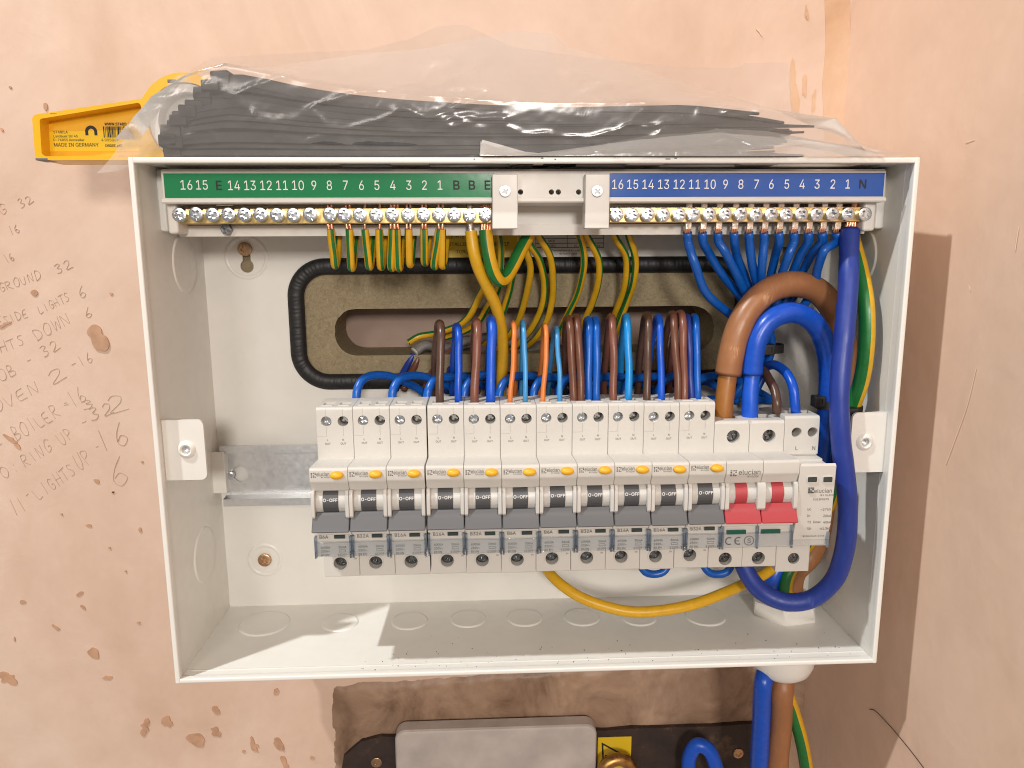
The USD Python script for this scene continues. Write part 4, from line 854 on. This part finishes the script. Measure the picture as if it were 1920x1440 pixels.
# outgoing loops
loops = [('brown', 'dark brown outgoing wire on the first wired breaker', 825, 746, 825, 604, 815, 690, 4.3, 'cable_dark_brown'), ('blue', 'single bright blue outgoing wire beside the dark brown one', 860, 741, 857, 612, 851, 700, 4.0, 'cable_mid_blue'),
         ('brown', 'single thick reddish brown outgoing wire', 890, 748, 893, 602, 889, 700, 4.5, 'cable_red_brown'), ('blue', 'single thick blue outgoing wire beside the yellow earth cable', 920, 742, 922, 598, 918, 690, 5.0, 'cable_royal_blue'),
         ('orange', 'left one of the two thin orange wires', 957, 748, 964, 604, 966, 700, 2.6, 'cable_orange'), ('light', 'straight thin light blue wire right of the left orange wire', 985, 741, 980, 604, 978, 700, 2.6, 'cable_light_blue'),
         ('orange', 'right one of the two thin orange wires', 1018, 748, 1023, 610, 1013, 690, 2.6, 'cable_orange'), ('light', 'thin light blue hooked wire right of the right orange wire', 1050, 742, 1044, 614, 1030, 700, 2.6, 'cable_light_blue'),
         ('brown', 'left brown wire of the pair right of the orange wires', 1076, 747, 1066, 595, 1058, 690, 4.0, 'cable_brown'), ('brown', 'right brown wire of the pair right of the orange wires', 1089, 747, 1083, 596, 1076, 690, 4.0, 'cable_brown'),
         ('blue', 'left blue wire of the first twin blue pair', 1104, 742, 1103, 598, 1095, 690, 4.0, 'cable_blue'), ('blue', 'right blue wire of the first twin blue pair', 1118, 742, 1117, 596, 1110, 690, 4.0, 'cable_blue'),
         ('brown', 'single brown wire left of the cyan wire', 1150, 747, 1148, 593, 1134, 680, 4.0, 'cable_red_brown'), ('cyan', 'single cyan blue wire', 1178, 742, 1175, 592, 1163, 690, 4.0, 'cable_cyan'),
         ('brown', 'single brown wire right of the cyan wire', 1213, 747, 1215, 589, 1198, 680, 4.0, 'cable_dark_brown'), ('blue', 'single royal blue wire right of the cyan wire', 1240, 742, 1235, 592, 1216, 690, 3.8, 'cable_royal_blue'),
         ('brown', 'left brown wire of the rightmost twin pair', 1271, 747, 1262, 588, 1242, 680, 4.0, 'cable_brown'), ('brown', 'right brown wire of the rightmost twin pair', 1283, 747, 1277, 587, 1256, 690, 4.0, 'cable_red_brown'),
         ('blue', 'dark blue wire of the rightmost twin blue pair', 1296, 742, 1288, 594, 1280, 690, 3.8, 'cable_tail_blue'), ('blue', 'bright blue wire of the rightmost twin blue pair', 1308, 741, 1303, 594, 1290, 690, 3.8, 'cable_blue')]
for i, (c_, lb, bx, by, ax_, ay, kx, ky, d, mt) in enumerate(loops):
    yf = 18.5 if by > 744 else 21.0
    yf2 = yf+2
    p3 = [P(bx, by+14, yf), P(bx, by-2, yf), P(bx+(ax_-bx)*.3+1.2, by-50, yf2), P(bx+(ax_-bx)*.7+1.5, ay+50, yf2+2), P(ax_+2, ay+18, yf2+5), P(ax_, ay+2, yf2+10), P(ax_-2+(kx-ax_)*.15, ay+4, yf2+16), P(ax_+(kx-ax_)*.5, ay+24, yf2+22), P(ax_+(kx-ax_)*.8, (ay+ky)/2+15, yf2+26), P(kx, ky+5, yf2+30), P(kx-2, 742, yf2+34), P(kx, 775, 66)]
    path = wob(spline(p3, 1.4), .55, 16); d *= .95
    nm = {'brown': 'brown_wire', 'blue': 'blue_wire', 'orange': 'orange_wire', 'light': 'light_blue_wire', 'cyan': 'blue_wire'}[c_]
    o = thing(nm, lb+' looping over the breakers', 'wire', path[0])
    obj('insulation', tube(path, d/2, 14), mt, o, True)

# grey sheathed cables lying in the slot
for i, (pts, cut, cores, lb) in enumerate([
        ([(900, 640, 102), (860, 648, 95), (825, 652, 88), (795, 648, 84), (778, 660, 82)], None, [((776, 664, 82), (765, 683, 80), (752, 706, 74), (742, 730, 66), 'cable_tail_blue'), ((786, 668, 82), (777, 688, 80), (768, 704, 76), (758, 730, 66), 'cable_brown')], 'leftmost grey sheathed cable in the slot, blue and brown cores showing'),
        ([(935, 628, 104), (895, 636, 96), (868, 640, 90), (852, 648, 88)], None, [((853, 652, 88), (846, 680, 84), (842, 705, 76), (838, 735, 66), 'cable_tail_blue'), ((845, 654, 88), (822, 683, 82), (806, 705, 76), (795, 735, 66), 'cable_red_brown')], 'second grey sheathed cable in the slot from the left'),
        ([(960, 640, 106), (915, 652, 98), (890, 664, 92), (878, 676, 88)], None, [((880, 680, 88), (873, 698, 82), (868, 712, 76), (860, 735, 66), 'cable_light_blue'), ((872, 682, 88), (905, 698, 82), (900, 715, 76), (895, 735, 66), 'cable_tan_core')], 'grey sheathed cable with pale blue core behind the reddish brown wire'),
        ([(1030, 640, 106), (1000, 655, 98), (985, 668, 92), (980, 680, 88)], None, [((982, 684, 88), (990, 700, 82), (995, 715, 76), (1000, 740, 66), 'cable_dark_blue'), ((974, 684, 88), (950, 700, 82), (945, 715, 76), (940, 740, 66), 'cable_brown')], 'grey sheathed cable between the two orange wires'),
        ([(1105, 645, 106), (1070, 660, 98), (1055, 675, 92), (1045, 690, 88)], None, [((1046, 694, 88), (1050, 710, 80), (1052, 740, 66), 'cable_dark_blue')], 'grey sheathed cable behind the twin brown wires'),
        ([(1260, 640, 106), (1225, 650, 98), (1200, 665, 92), (1190, 680, 88)], None, [((1190, 684, 88), (1180, 705, 80), (1176, 740, 66), 'cable_dark_blue'), ((1184, 684, 88), (1160, 705, 80), (1156, 740, 66), 'cable_brown')], 'grey sheathed cable behind the cyan wire'),
        ([(1330, 640, 106), (1300, 655, 98), (1270, 670, 92), (1255, 682, 88)], None, [((1255, 686, 88), (1245, 705, 80), (1240, 740, 66), 'cable_dark_blue'), ((1248, 686, 88), (1230, 705, 80), (1222, 740, 66), 'cable_brown')], 'rightmost grey sheathed cable in the slot')]):
    path = spline(pts3(pts), 1.5); o = thing('grey_cable', lb, 'cable', path[0], 'grey sheathed cables in the slot')
    obj('sheath', tube(path, 4.6, 14, flat=.62), 'sheath_grey', o, True)
    e = path[-1]; dirv = path[-1]-path[-2]; dirv /= np.linalg.norm(dirv)
    obj('cut_edge', tube(np.array([e-dirv*.6, e+dirv*.4]), 4.75, 14, flat=.64), 'sticker_white', o, True)
    for cr in cores:
        obj('core', tube(spline([P(*q) for q in cr[:-1]], 1.5), 1.9, 12), cr[-1], o, True)

# big tails
def tail(name, label, pts, sheath, core, d0, d1, core_pts=None):
    path = spline([P(*q) if isinstance(q, tuple) else q for q in pts], 1.6); o = thing(name, label, 'cable', path[0])
    path = wob(path, .6, 30); rv = (meshkit.noise(path/9.0, 5)-.5)*.3
    obj('sheath', tube(path, d1/2+rv, 22), sheath, o, True)
    if core_pts: obj('core', tube(spline([P(*q) for q in core_pts], 1.6), d0/2, 18), core, o, True, label=None)
    return o
bt = tail('brown_tail', 'thick tan brown supply cable arched over into the main switch', [(1365, 702, 24), (1370, 670, 24), (1382, 625, 24.5), (1404, 580, 26), (1440, 545, 28), (1485, 533, 30), (1530, 545, 33), (1560, 577, 36), (1578, 622, 40), (1586, 680, 44), (1584, 750, 48), (1570, 850, 54), (1545, 960, 58), (1518, 1040, 60), G(6.6, 3, 24), G(5.8, 3, 0), G(4.0, 2, -30), (1467, 1290, 46), (1463, 1360, 50), (1458, 1440, 54), (1456, 1500, 56)], 'cable_tan', None, 0, 13.0)
obj('core', tube(spline([P(1355, 800, 22), P(1357, 765, 22), P(1361, 730, 23), P(1365, 700, 24), P(1367, 688, 24)], 1.5), 4.7, 18), 'cable_tan_core', bt, True)
bl = tail('blue_tail', 'thick bright blue supply cable arched over into the main switch', [(1410, 702, 22), (1412, 672, 22), (1420, 635, 22), (1440, 603, 22.5), (1475, 586, 24), (1508, 592, 26), (1535, 618, 29), (1549, 660, 32), (1553, 710, 34), (1551, 760, 37), (1545, 830, 44), (1525, 930, 54), (1490, 1020, 60), G(-6.6, 0, 24), G(-7, 0, 0), G(-7.5, -1, -30), (1432, 1275, 44), (1428, 1340, 48), (1424, 1400, 52), (1421, 1500, 56)], 'cable_mid_blue', None, 0, 10.5)
obj('core', tube(spline([P(1405, 802, 20), P(1406, 765, 20), P(1407, 730, 21), P(1410, 700, 22), P(1411, 690, 22)], 1.5), 4.1, 18), 'cable_royal_blue', bl, True)
dk = tail('dark_blue_tail', 'thick dark blue neutral cable sweeping down the right side into a loop', [(1593, 432, 24), (1592, 470, 20), (1589, 540, 14), (1583, 620, 8), (1576, 700, 4), (1574, 760, 2), (1577, 830, 1), (1586, 900, 1), (1590, 960, 2), (1584, 1030, 4), (1562, 1090, 8), (1520, 1125, 12), (1475, 1130, 15), (1432, 1112, 18), (1405, 1082, 20), (1392, 1055, 22)], 'cable_tail_blue', None, 0, 9.4)
strand(dk, [(1593, 434, 24), (1596, 418, 24.5), (1600, 400, 25), (1603, 378, 25)], 2.5)
for k in (-8, -3, 2, 7): strand(dk, [(1594+k, 434, 22.6), (1596+k, 422, 22.4), (1598+k*.9, 412, 22.6)], .8)
wire('brown_wire', 'glossy dark brown wire bending into the surge protector', [(1456, 775, 18), (1456, 755, 18), (1452, 730, 22), (1440, 705, 30), (1425, 690, 42), (1412, 700, 56), (1405, 760, 66)], 4.6, 'cable_dark_brown')
wire('blue_wire', 'glossy blue wire bending into the surge protector', [(1492, 775, 18), (1491, 755, 18), (1487, 725, 20), (1474, 698, 27), (1452, 684, 36), (1430, 692, 48), (1415, 710, 58), (1410, 760, 66)], 4.9, 'cable_mid_blue')
for x0, lb in ((1225, 'left'), (1345, 'right')):
    wire('blue_link_wire', f'{lb} one of two short blue wires peeping out below the breakers', [(x0-30, 1050, 40), (x0-16, 1072, 38), (x0, 1076, 38), (x0+18, 1072, 38), (x0+32, 1050, 40)], 4.2, 'cable_blue')
# cable ties in use
def band(px, py, y, r, label, head):
    c = P(px, py, y); o = thing('tie_band', label, 'cable tie', c)
    obj('strap', lathe(c, [(r, -2.2), (r+.9, -2.2), (r+.9, 2.2), (r, 2.2), (r, -2.2)], 'z', 36) if False else trimesh.Trimesh(np.asarray(lathe((0, 0, 0), [(r, -2.2), (r+.9, -2.2), (r+.9, 2.2), (r, 2.2), (r, -2.2)], 'y', 36).vertices)[:, [0, 2, 1]]+c, lathe((0, 0, 0), [(r, -2.2), (r+.9, -2.2), (r+.9, 2.2), (r, 2.2), (r, -2.2)], 'y', 36).faces, process=False), 'black_nylon', o)
    h = P(*head); obj('head', rbox(h[0]-3, h[0]+3, h[1]-3, h[1]+3, h[2]-3, h[2]+3, .6) - box(h[0]-1.2, h[0]+1.2, h[1]-4, h[1]-2.2, h[2]-1.5, h[2]+1.5), 'black_nylon', o)
band(1551, 757, 37, 5.6, 'black tie band round the bright blue supply cable', (1534, 752, 33))
band(1597, 768, 22, 4.3, 'black tie band with square head on the main earth cable', (1594, 775, 15))
band(1436, 652, 58, 8.5, 'black tie band round the bundle of blue neutral wires', (1440, 655, 49))

# gland
gl = thing('cable_gland', 'white plastic cable gland with hexagon nut in the box floor', 'cable gland', P(1468, 1146, t, 2))
gc = P(1468, 1146, t, 2)
nut = (m3.Manifold.cylinder(8.5, 19, 19, 6).rotate((0, 0, 12)) ^ m3.Manifold.cylinder(8.5, 19.3, 18.0, 48)) - m3.Manifold.cylinder(30, 14, 14, 40, True)
obj('hex_nut', nut.translate((gc[0], gc[1], t)), 'white_plastic', gl, 25)
obj('thread', (m3.Manifold.cylinder(11, 15.2, 15.2, 44) - m3.Manifold.cylinder(40, 13.4, 13.4, 40, True)).translate((gc[0], gc[1], t)), 'white_plastic', gl, 25)
dm = trimesh.creation.revolve(np.array([(0.0, 0), (18.5, 0), (18.5, -22), (17.9, -28), (16, -32.5), (13, -35), (0, -35)]), sections=48); dm.apply_translation((gc[0], gc[1]-2, -.3))
if dm.volume < 0: dm.invert()
obj('dome_nut', dm, 'white_plastic', gl, 30)

# ================================================================ SPIRIT LEVEL
LY0, LY1 = 44.0, 66.0
def xz(px, py, y=LY0): p = P(px, py, y); return (p[0], p[2])
rcx, rcz = xz(350, 229); R1 = 83*.277; R2 = 67*.277
left = Polygon([xz(60, 222), xz(64, 215), xz(272, 184), xz(300, 178), xz(330, 300), xz(72, 300), xz(66, 296)])
right = Polygon([(2*rcx-x, z) for x, z in left.exterior.coords]).buffer(0)
ring_ = Point(rcx, rcz).buffer(R1, quad_segs=20)
foot = Polygon([xz(280, 300), xz(430, 300), xz(430, 215), xz(280, 215)])
hole = Point(rcx, rcz).buffer(R2, quad_segs=24)
base_ = xz(330, 301)[1]
out = left.union(right).union(ring_).union(foot).buffer(2.4, quad_segs=6).buffer(-4.4, quad_segs=6).buffer(2.0, quad_segs=6).intersection(Polygon([(-400, base_), (600, base_), (600, 600), (-400, 600)])).difference(hole.intersection(Polygon([(-400, base_+1.5), (600, base_+1.5), (600, 600), (-400, 600)])))
if hasattr(out, 'geoms'): out = max(out.geoms, key=lambda g: g.area)
lev = thing('spirit_level', 'yellow spirit level with worn edges lying on the box top', 'spirit level', (rcx, LY0, rcz))
pk = Polygon([xz(74, 223), xz(262, 192), xz(266, 206), xz(262, 291), xz(84, 293), xz(78, 288)]).buffer(-1.5).buffer(1.5)
pk2 = Polygon([(2*rcx-x, z) for x, z in pk.exterior.coords]).buffer(0)
lm = to_man(slab(out, LY0, LY1)) - to_man(slab(pk, LY0-1, LY0+8)) - to_man(slab(pk2, LY0-1, LY0+8))
obj('body', lm, 'level_yellow', lev, 30)
def disc_y(c, r0, r1, y0, y1): return slab(Point(*c).buffer(r1, quad_segs=20).difference(Point(*c).buffer(r0, quad_segs=20)), y0, y1)
obj('vial_ring', disc_y((rcx, rcz), R2-4.2, R2-.05, LY0+2.0, LY1-2), 'white_plastic', lev)
obj('vial_plate', slab(Point(rcx, rcz).buffer(R2-4.3, quad_segs=20), LY0+10, LY1-6), 'sticker_white', lev)
yl = LY0+7.85
lq = Polygon([xz(89, 247, yl), xz(262, 243, yl), xz(262, 283, yl), xz(89, 284, yl)])
lb = obj('label', slab(lq, yl, yl+.4), 'level_label', lev, label='brighter yellow product label')
tx = []
def lt(s, h, px, py, bold=False, sq=1.0): p = P(px, py, yl); tx.append(text(s, h, p[0], yl-.03, p[2], 'l', bold, sq))
lt('STABILA', 1.2, 100, 250); lt('Landauer Str 45', 1.15, 100, 257.5, sq=1.0); lt('D-76855 Annweiler', 1.15, 100, 264.5, sq=1.0); lt('MADE IN GERMANY', 1.75, 101, 275, sq=.95); lt('WWW.STABILA.DE', 1.25, 196, 235, True, .95); lt('4 005069', 1.3, 190, 265); lt('ORDER NO', 1.2, 197, 275.5, True)
mag = Point(*xz(171, 247, yl)).buffer(2.9).difference(Point(*xz(171, 247, yl)).buffer(1.5)).intersection(Polygon([(xz(171, 247, yl)[0]+dx, xz(171, 247, yl)[1]+dz) for dx, dz in ((-5, -.2), (5, -.2), (5, 5), (-5, 5))]))
leg_ = [Polygon([(xz(171, 247, yl)[0]+dx, xz(171, 247, yl)[1]+dz) for dx, dz in ((a, .1), (a+1.4, .1), (a+1.4, -1.7), (a, -1.7))]) for a in (-2.9, 1.5)]
from shapely import union_all
tx.append(slab(union_all([mag]+leg_).buffer(.02), yl-.08, yl+.02))
bx_ = xz(193, 238, yl)[0]; x = bx_; zt_, zb_2 = xz(193, 237, yl)[1], xz(193, 258, yl)[1]
rb = np.random.default_rng(5)
while x < xz(256, 238, yl)[0]:
    w_ = rb.choice([.22, .22, .45, .65]); tx.append(tm(box(x, x+w_, yl-.08, yl+.02, zb_2, zt_))); x += w_+rb.choice([.25, .25, .5])
obj('lettering', tx, 'print_dark', lb, False)
for (px, py, w_, h_) in ((78, 298, 22, 5), (100, 213, 12, 2), (322, 152, 16, 7)):
    p = P(px, py, LY0); obj('worn_edge', rbox(p[0]-w_*.138, p[0]+w_*.138, LY0-.12, LY0+9, p[2]-h_*.138, p[2]+h_*.138, .4), 'scuff_grey', lev)

# ================================================================ BAGS OF CABLE TIES
ties_x = [(320, 200), (380, 160), (450, 139), (520, 152), (580, 166), (660, 179), (760, 190), (900, 200), (1050, 207), (1150, 206), (1270, 206), (1400, 220), (1530, 238)]
TX = np.array([P(a, b, 20)[0] for a, b in ties_x]); TZ = np.array([P(a, b, 14)[2] for a, b in ties_x])
ZB = np.interp(TX, [TX[0], TX[6], TX[10], TX[-1]], [251.2, 251.4, 253.5, 257.5])
def tie(x0, x1, u, v, jz, tilt, group, label, zlo=None, zhi=None, tipdz=0.0):
    xs = np.linspace(x0, x1, 26)
    top_ = np.interp(xs, TX, TZ) if zhi is None else zhi(xs); bot = np.interp(xs, TX, ZB) if zlo is None else zlo(xs)
    s = (xs-x0)/(x1-x0)
    z = bot+.8+v*(top_-bot-1.8)+jz*np.sin(s*math.pi)+tipdz*s**4
    y = 5+u*35*(1-.25*s)+1.2*np.sin(s*5+u*9+v*20)
    path = np.c_[xs, y, z]
    wv = np.interp(s, [0, .86, 1], [3.8, 3.8, .9]); th = 1.0
    tl = tilt*(1-.4*s)
    V = []
    for k in range(len(xs)):
        c, s_ = math.cos(tl[k]), math.sin(tl[k])
        for a, b in ((1, 1), (-1, 1), (-1, -1), (1, -1)):
            dy, dz = a*wv[k], b*th*(.3+.7*min(1, wv[k]/3.8)); V.append((path[k, 0], path[k, 1]+dy*c-dz*s_, path[k, 2]+dy*s_+dz*c))
    n = len(xs); idx = np.arange(n*4).reshape(n, 4); a, b = idx[:-1], idx[1:]; a1, b1 = np.roll(a, -1, 1), np.roll(b, -1, 1)
    F = np.vstack([np.stack([a, a1, b1], -1).reshape(-1, 3), np.stack([a, b1, b], -1).reshape(-1, 3), [(0, 2, 1), (0, 3, 2)], [(n*4-4, n*4-3, n*4-2), (n*4-4, n*4-2, n*4-1)]])
    m = trimesh.Trimesh(np.array(V), F, process=False)
    if m.volume < 0: m.invert()
    o = thing('cable_tie', label, 'cable tie', path[0], group)
    obj('strap', m, 'black_nylon', o, 40)
    hd = rbox(-4.2, 3.5, -4.6, 4.6, -2.6, 2.6, .7).rotate((math.degrees(tl[0]), random.uniform(-5, 5), 0)).translate(tuple(path[0]))
    obj('head', hd, 'black_nylon', o, 30)
for lev_i in range(17):
    for u in (0.02, .5, .98):
        v = (lev_i+.5)/17+random.uniform(-.02, .02)
        x0 = P(332, 250, 14)[0]+random.uniform(0, 4)+max(0, v-.4)*42+(1 if v < .12 else 0)
        x1 = TX[-1]-6-random.uniform(0, 26)-abs(v-.25)*40*random.random()
        tie(x0, x1, u+random.uniform(-.03, .03), float(np.clip(v, 0.01, .99)), random.uniform(-.5, .5), random.uniform(-.25, .25), 'black cable ties in the upper bag', 'long black nylon cable tie bundled in the upper clear bag', tipdz=random.uniform(-1, 2.5))
lx0 = Xx(990, 12, 280); lx1 = Xx(1522, 12, 280)
for k in range(9):
    tie(lx0+random.uniform(-5, 20), lx1-random.uniform(0, 35), random.uniform(.25, .5), .1+k*.09, 0, random.uniform(-.5, .5), 'black cable ties in the lower bag', 'long black nylon cable tie in the lower clear bag at the right',
        lambda x: np.full_like(x, 250.8), lambda x: np.interp(x, [lx0, lx1], [252.5, 257.5]))
def film(rows, cols, fn, seed, amp):
    s, q = np.meshgrid(np.linspace(0, 1, cols), np.linspace(0, 1, rows), indexing='ij')
    p = fn(s, q); nz = meshkit.fbm(np.stack([p[..., 0]/16, p[..., 2]/10, p[..., 1]/40], -1), 4, seed); nz2 = meshkit.fbm(np.stack([p[..., 0]/34+p[..., 2]/30, p[..., 2]/12-p[..., 0]/60, p[..., 1]/40], -1), 3, seed+50); rg = nz-.5
    p[..., 1] -= amp*(rg*.55+.42*(1-np.abs(2*nz2-1))**10+.08*(1-np.abs(2*nz-1))**12)*(0.3+.7*np.sin(np.pi*np.clip(q, 0.05, .95)))
    a, b = s.shape; i = np.arange(a*b).reshape(a, b)
    f = np.vstack([np.stack([i[:-1, :-1], i[1:, :-1], i[1:, 1:]], -1).reshape(-1, 3), np.stack([i[:-1, :-1], i[1:, 1:], i[:-1, 1:]], -1).reshape(-1, 3)])
    return trimesh.Trimesh(p.reshape(-1, 3), f, process=False)
def edge(pts, y):
    q = np.array([P(a, b, y) for a, b in pts]); return q[:, 0], q[:, 2]
fx, fz = edge([(262, 262), (300, 205), (345, 145), (400, 128), (480, 126), (600, 112), (690, 100), (800, 90), (880, 73), (970, 57), (1037, 63), (1062, 88), (1140, 107), (1230, 140), (1330, 168), (1457, 207), (1530, 240), (1600, 262), (1640, 284)], 24)
bx2, bz2 = edge([(262, 262), (320, 160), (400, 110), (690, 95), (770, 75), (820, 52), (870, 48), (900, 62), (960, 90), (1100, 110), (1290, 130), (1385, 128), (1390, 120), (1478, 119), (1482, 205), (1560, 250), (1640, 284)], 50)
def front_fn(s, q):
    x = fx[0]+s*(fx[-1]-fx[0]); topz = np.interp(x, fx, fz); tz = np.interp(x, np.r_[TX[0]-22, TX, TX[-1]+14], np.r_[251, TZ, 251.5])+1.2; tz = np.minimum(tz, topz)
    z = np.where(q < .5, 250.4+(tz-250.4)*q/.5, tz+(topz-tz)*(q-.5)/.5)
    y = np.where(q < .5, -0.5+2.0*np.sin(q*math.pi)*-1, -2.5+(q-.5)/.5*26)
    return np.stack([x, y+1.0, z], -1)
def back_fn(s, q):
    x = bx2[0]+s*(bx2[-1]-bx2[0]); topz = np.interp(x, bx2, bz2)
    return np.stack([x, 62-14*q, 250.6+(topz-250.6)*q], -1)
bag = thing('plastic_bag', 'large clear plastic bag of black cable ties lying on the box top', 'plastic bag', (fx[5], 20, 251))
obj('film', film(56, 300, front_fn, 31, 1.5), 'bag_film', bag, True)
obj('film', film(36, 220, back_fn, 33, 2.4), 'bag_film', bag, True)
fl = np.array([[P(345, 138, 22), P(308, 166, 20), P(272, 208, 16), P(226, 272, 13), P(181, 325, 10)], [P(372, 180, 10), P(330, 205, 8), P(292, 240, 6), P(252, 285, 5), P(212, 322, 5)], [P(385, 240, 4), P(345, 258, 2), P(310, 275, 1.5), P(280, 288, 1.2), P(246, 318, 5)]])
def flap_fn(s, q):
    from scipy.interpolate import RectBivariateSpline
    out = np.stack([RectBivariateSpline([0, .5, 1], np.linspace(0, 1, 5), fl[..., k], kx=2, ky=3)(q[0], s[:, 0]).T for k in range(3)], -1)
    out[..., 1] = np.where(out[..., 0] < -1, out[..., 1], np.minimum(out[..., 1], 20)); return out
obj('loose_flap', film(30, 40, flap_fn, 37, 2.2), 'bag_film', bag, True)
hx_, hz_ = edge([(900, 264), (906, 262), (950, 275), (985, 284), (1010, 287), (1080, 277), (1170, 262), (1260, 247), (1340, 241), (1440, 246), (1520, 262), (1570, 270), (1600, 274), (1650, 289)], 1)
def low_fn(s, q):
    x = hx_[0]+s*(hx_[-1]-hx_[0]); topz = np.interp(x, hx_, hz_)
    return np.stack([x, -3.4+4.0*q**2, 250.4+(topz-250.4)*q], -1)
def low_fn2(s, q):
    x = hx_[3]+s*(hx_[-1]-hx_[3]); topz = np.interp(x, hx_, hz_)
    return np.stack([x, 0.6+q*22, topz+1.5*np.sin(q*3)], -1)
bag2 = thing('plastic_bag', 'smaller creased clear bag tucked under the right end of the tie bundle', 'plastic bag', (hx_[6], 5, 251))
clear('bag_film_milky', (0.96, 0.955, 0.95), 0.46, (0.86, 0.82, 0.78), 0.2, 1.4, 0.15, 60)
obj('film', film(24, 260, low_fn, 41, 2.0), 'bag_film_milky', bag2, True); obj('film', film(12, 120, low_fn2, 43, 1.2), 'bag_film', bag2, True)
clear('folded_film', (0.96, 0.955, 0.95), 0.72, (0.88, 0.85, 0.82), 0.2, 1.4)
fq = [P(899, 291, -1.4), P(904, 262, -1.6), P(945, 273, -1.9), P(985, 285, -1.8), P(1010, 287, -1.4), P(985, 291, -1.2)]
fv = np.vstack([fq, [q_+np.array([0, .35, 0]) for q_ in fq]]); nf = len(fq)
ff = [(0, i_, i_+1) for i_ in range(1, nf-1)]+[(nf, nf+i_+1, nf+i_) for i_ in range(1, nf-1)]+[k_ for i_ in range(nf) for k_ in ((i_, nf+i_, nf+(i_+1) % nf), (i_, nf+(i_+1) % nf, (i_+1) % nf))]
obj('folded_corner', trimesh.Trimesh(fv, np.array(ff), process=False), 'folded_film', bag2, False)

# ================================================================ OLD CUT-OUT BELOW
x0, x1 = Xx(632, YW-6, 1400), Xx(1412, YW-6, 1400)
brd = thing('old_board', 'dark stained old meter board set in rough plaster below the box', 'board', (x0, YW-6, -140))
zt0 = P(900, 1376, YW-6)[2]
bpts = [(x0, -170), (x1, -170), (x1, zt0+1)]+[(xx, zt0+rng.normal(0, .5)) for xx in np.linspace(x1-10, x0+30, 14)]+[(x0+16, zt0-3), (x0+4, zt0-14), (x0+1, zt0-30)]
obj('board_face', slab(Polygon(bpts).buffer(0), YW-6, YW+1), 'dark_board', brd, False)
for px, py in ((706, 1429), (1384, 1412)):
    c = P(px, py, YW-6); cross_screw((c[0], YW-5.8, c[2]), 3.6, .9, 'bronze_screw', brd, .4, random.uniform(10, 40), 2.0)
cut = thing('service_cutout', 'dusty grey plastic service cutout box on the old board', 'electrical box', (Xx(930, 92, 1400), 92, -150))
a, b = P(747, 1500, YW-8), P(1116, 1346, YW-8)
for nm, g_, ya, yb_ in (('cover', 0, 102, YW-5.5),):
    o_ = rrect(a[0]-g_, b[0]+g_, -190, b[2]+g_, 7.5)
    layers = [(ya, o_.buffer(-1.6)), (ya+.35, o_.buffer(-.8)), (ya+1.6, o_), (yb_, o_)]
    m = m3.Manifold.batch_hull([to_man(slab(p_, y_, y_+.02)) for y_, p_ in layers])
    obj(nm, m, 'old_grey_plastic', cut, 25)
a, b = P(1120, 1450, YW-6.3), P(1184, 1381, YW-6.3)
ws_ = obj('warning_sticker', box(a[0], b[0], YW-6.35, YW-5.5, a[2]-6, b[2]), 'label_yellow', None, label='yellow hazard sticker with black triangle right of the grey cutout', cat='sticker')
ORIG['/World/warning_sticker'] = np.zeros(3)
tri = Polygon([xz(1128, 1392, YW-6.4), xz(1174, 1417, YW-6.4), xz(1130, 1438, YW-6.4)]); tri = tri.difference(tri.buffer(-1.1))
obj('hazard_symbol', [slab(tri, YW-6.5, YW-6.3), slab(Point(*xz(1136, 1418, YW-6.4)).buffer(.9), YW-6.5, YW-6.3)], 'print_dark', ws_, False)
lg_ = thing('brass_lug', 'curved brass lug in front of the yellow hazard sticker', 'lug', P(1160, 1430, 100))
obj('lug_body', tube(spline([P(1128, 1470, 98), P(1134, 1437, 98), P(1155, 1424, 99), P(1178, 1430, 100), P(1192, 1470, 102)], 1), 4.2, 14), 'old_brass', lg_, True)
wire('blue_cable', 'bright blue cable loop in front of the dark board', [(1292, 1500, 100), (1291, 1450, 98), (1294, 1415, 96), (1308, 1397, 94), (1326, 1404, 93), (1340, 1430, 93), (1356, 1500, 94)], 9.5, 'cable_royal_blue', cat='cable')
a = P(1637, 1330, 3); 
def on_side(px, py):
    d = AX.T @ np.array([(px-960)/FPX, (py-720)/FPX, 1.0]); nrm = np.array([-1, -SLOPE, 0]); p0 = np.array([CX, YW, 0]); tt = ((p0-CAM)@nrm)/(d@nrm)
    return CAM+d*tt+nrm*.5
hr = spline([on_side(x, y) for x, y in ((1632, 1330), (1640, 1331), (1660, 1350), (1690, 1384), (1715, 1415), (1745, 1455))], 2)
ho = obj('stray_hair', tube(hr, .22, 6), 'hair_dark', None, True, label='fine dark hair stuck on the side wall by the bottom right shadow', cat='hair')
# scratches on the return wall
sw = stage.GetPrimAtPath('/World/side_wall'); ORIG['/World/side_wall'] = np.zeros(3)
for seg_ in ([(1832, 690), (1815, 760), (1790, 830), (1775, 870)], [(1912, 425), (1908, 450), (1905, 470)], [(1818, 535), (1821, 545)], [(1828, 262), (1812, 268)]):
    obj('plaster_scratch', tube(spline([on_side(*q) for q in seg_], 2), .2, 6, flat=.4), 'pale_plaster', sw, True)
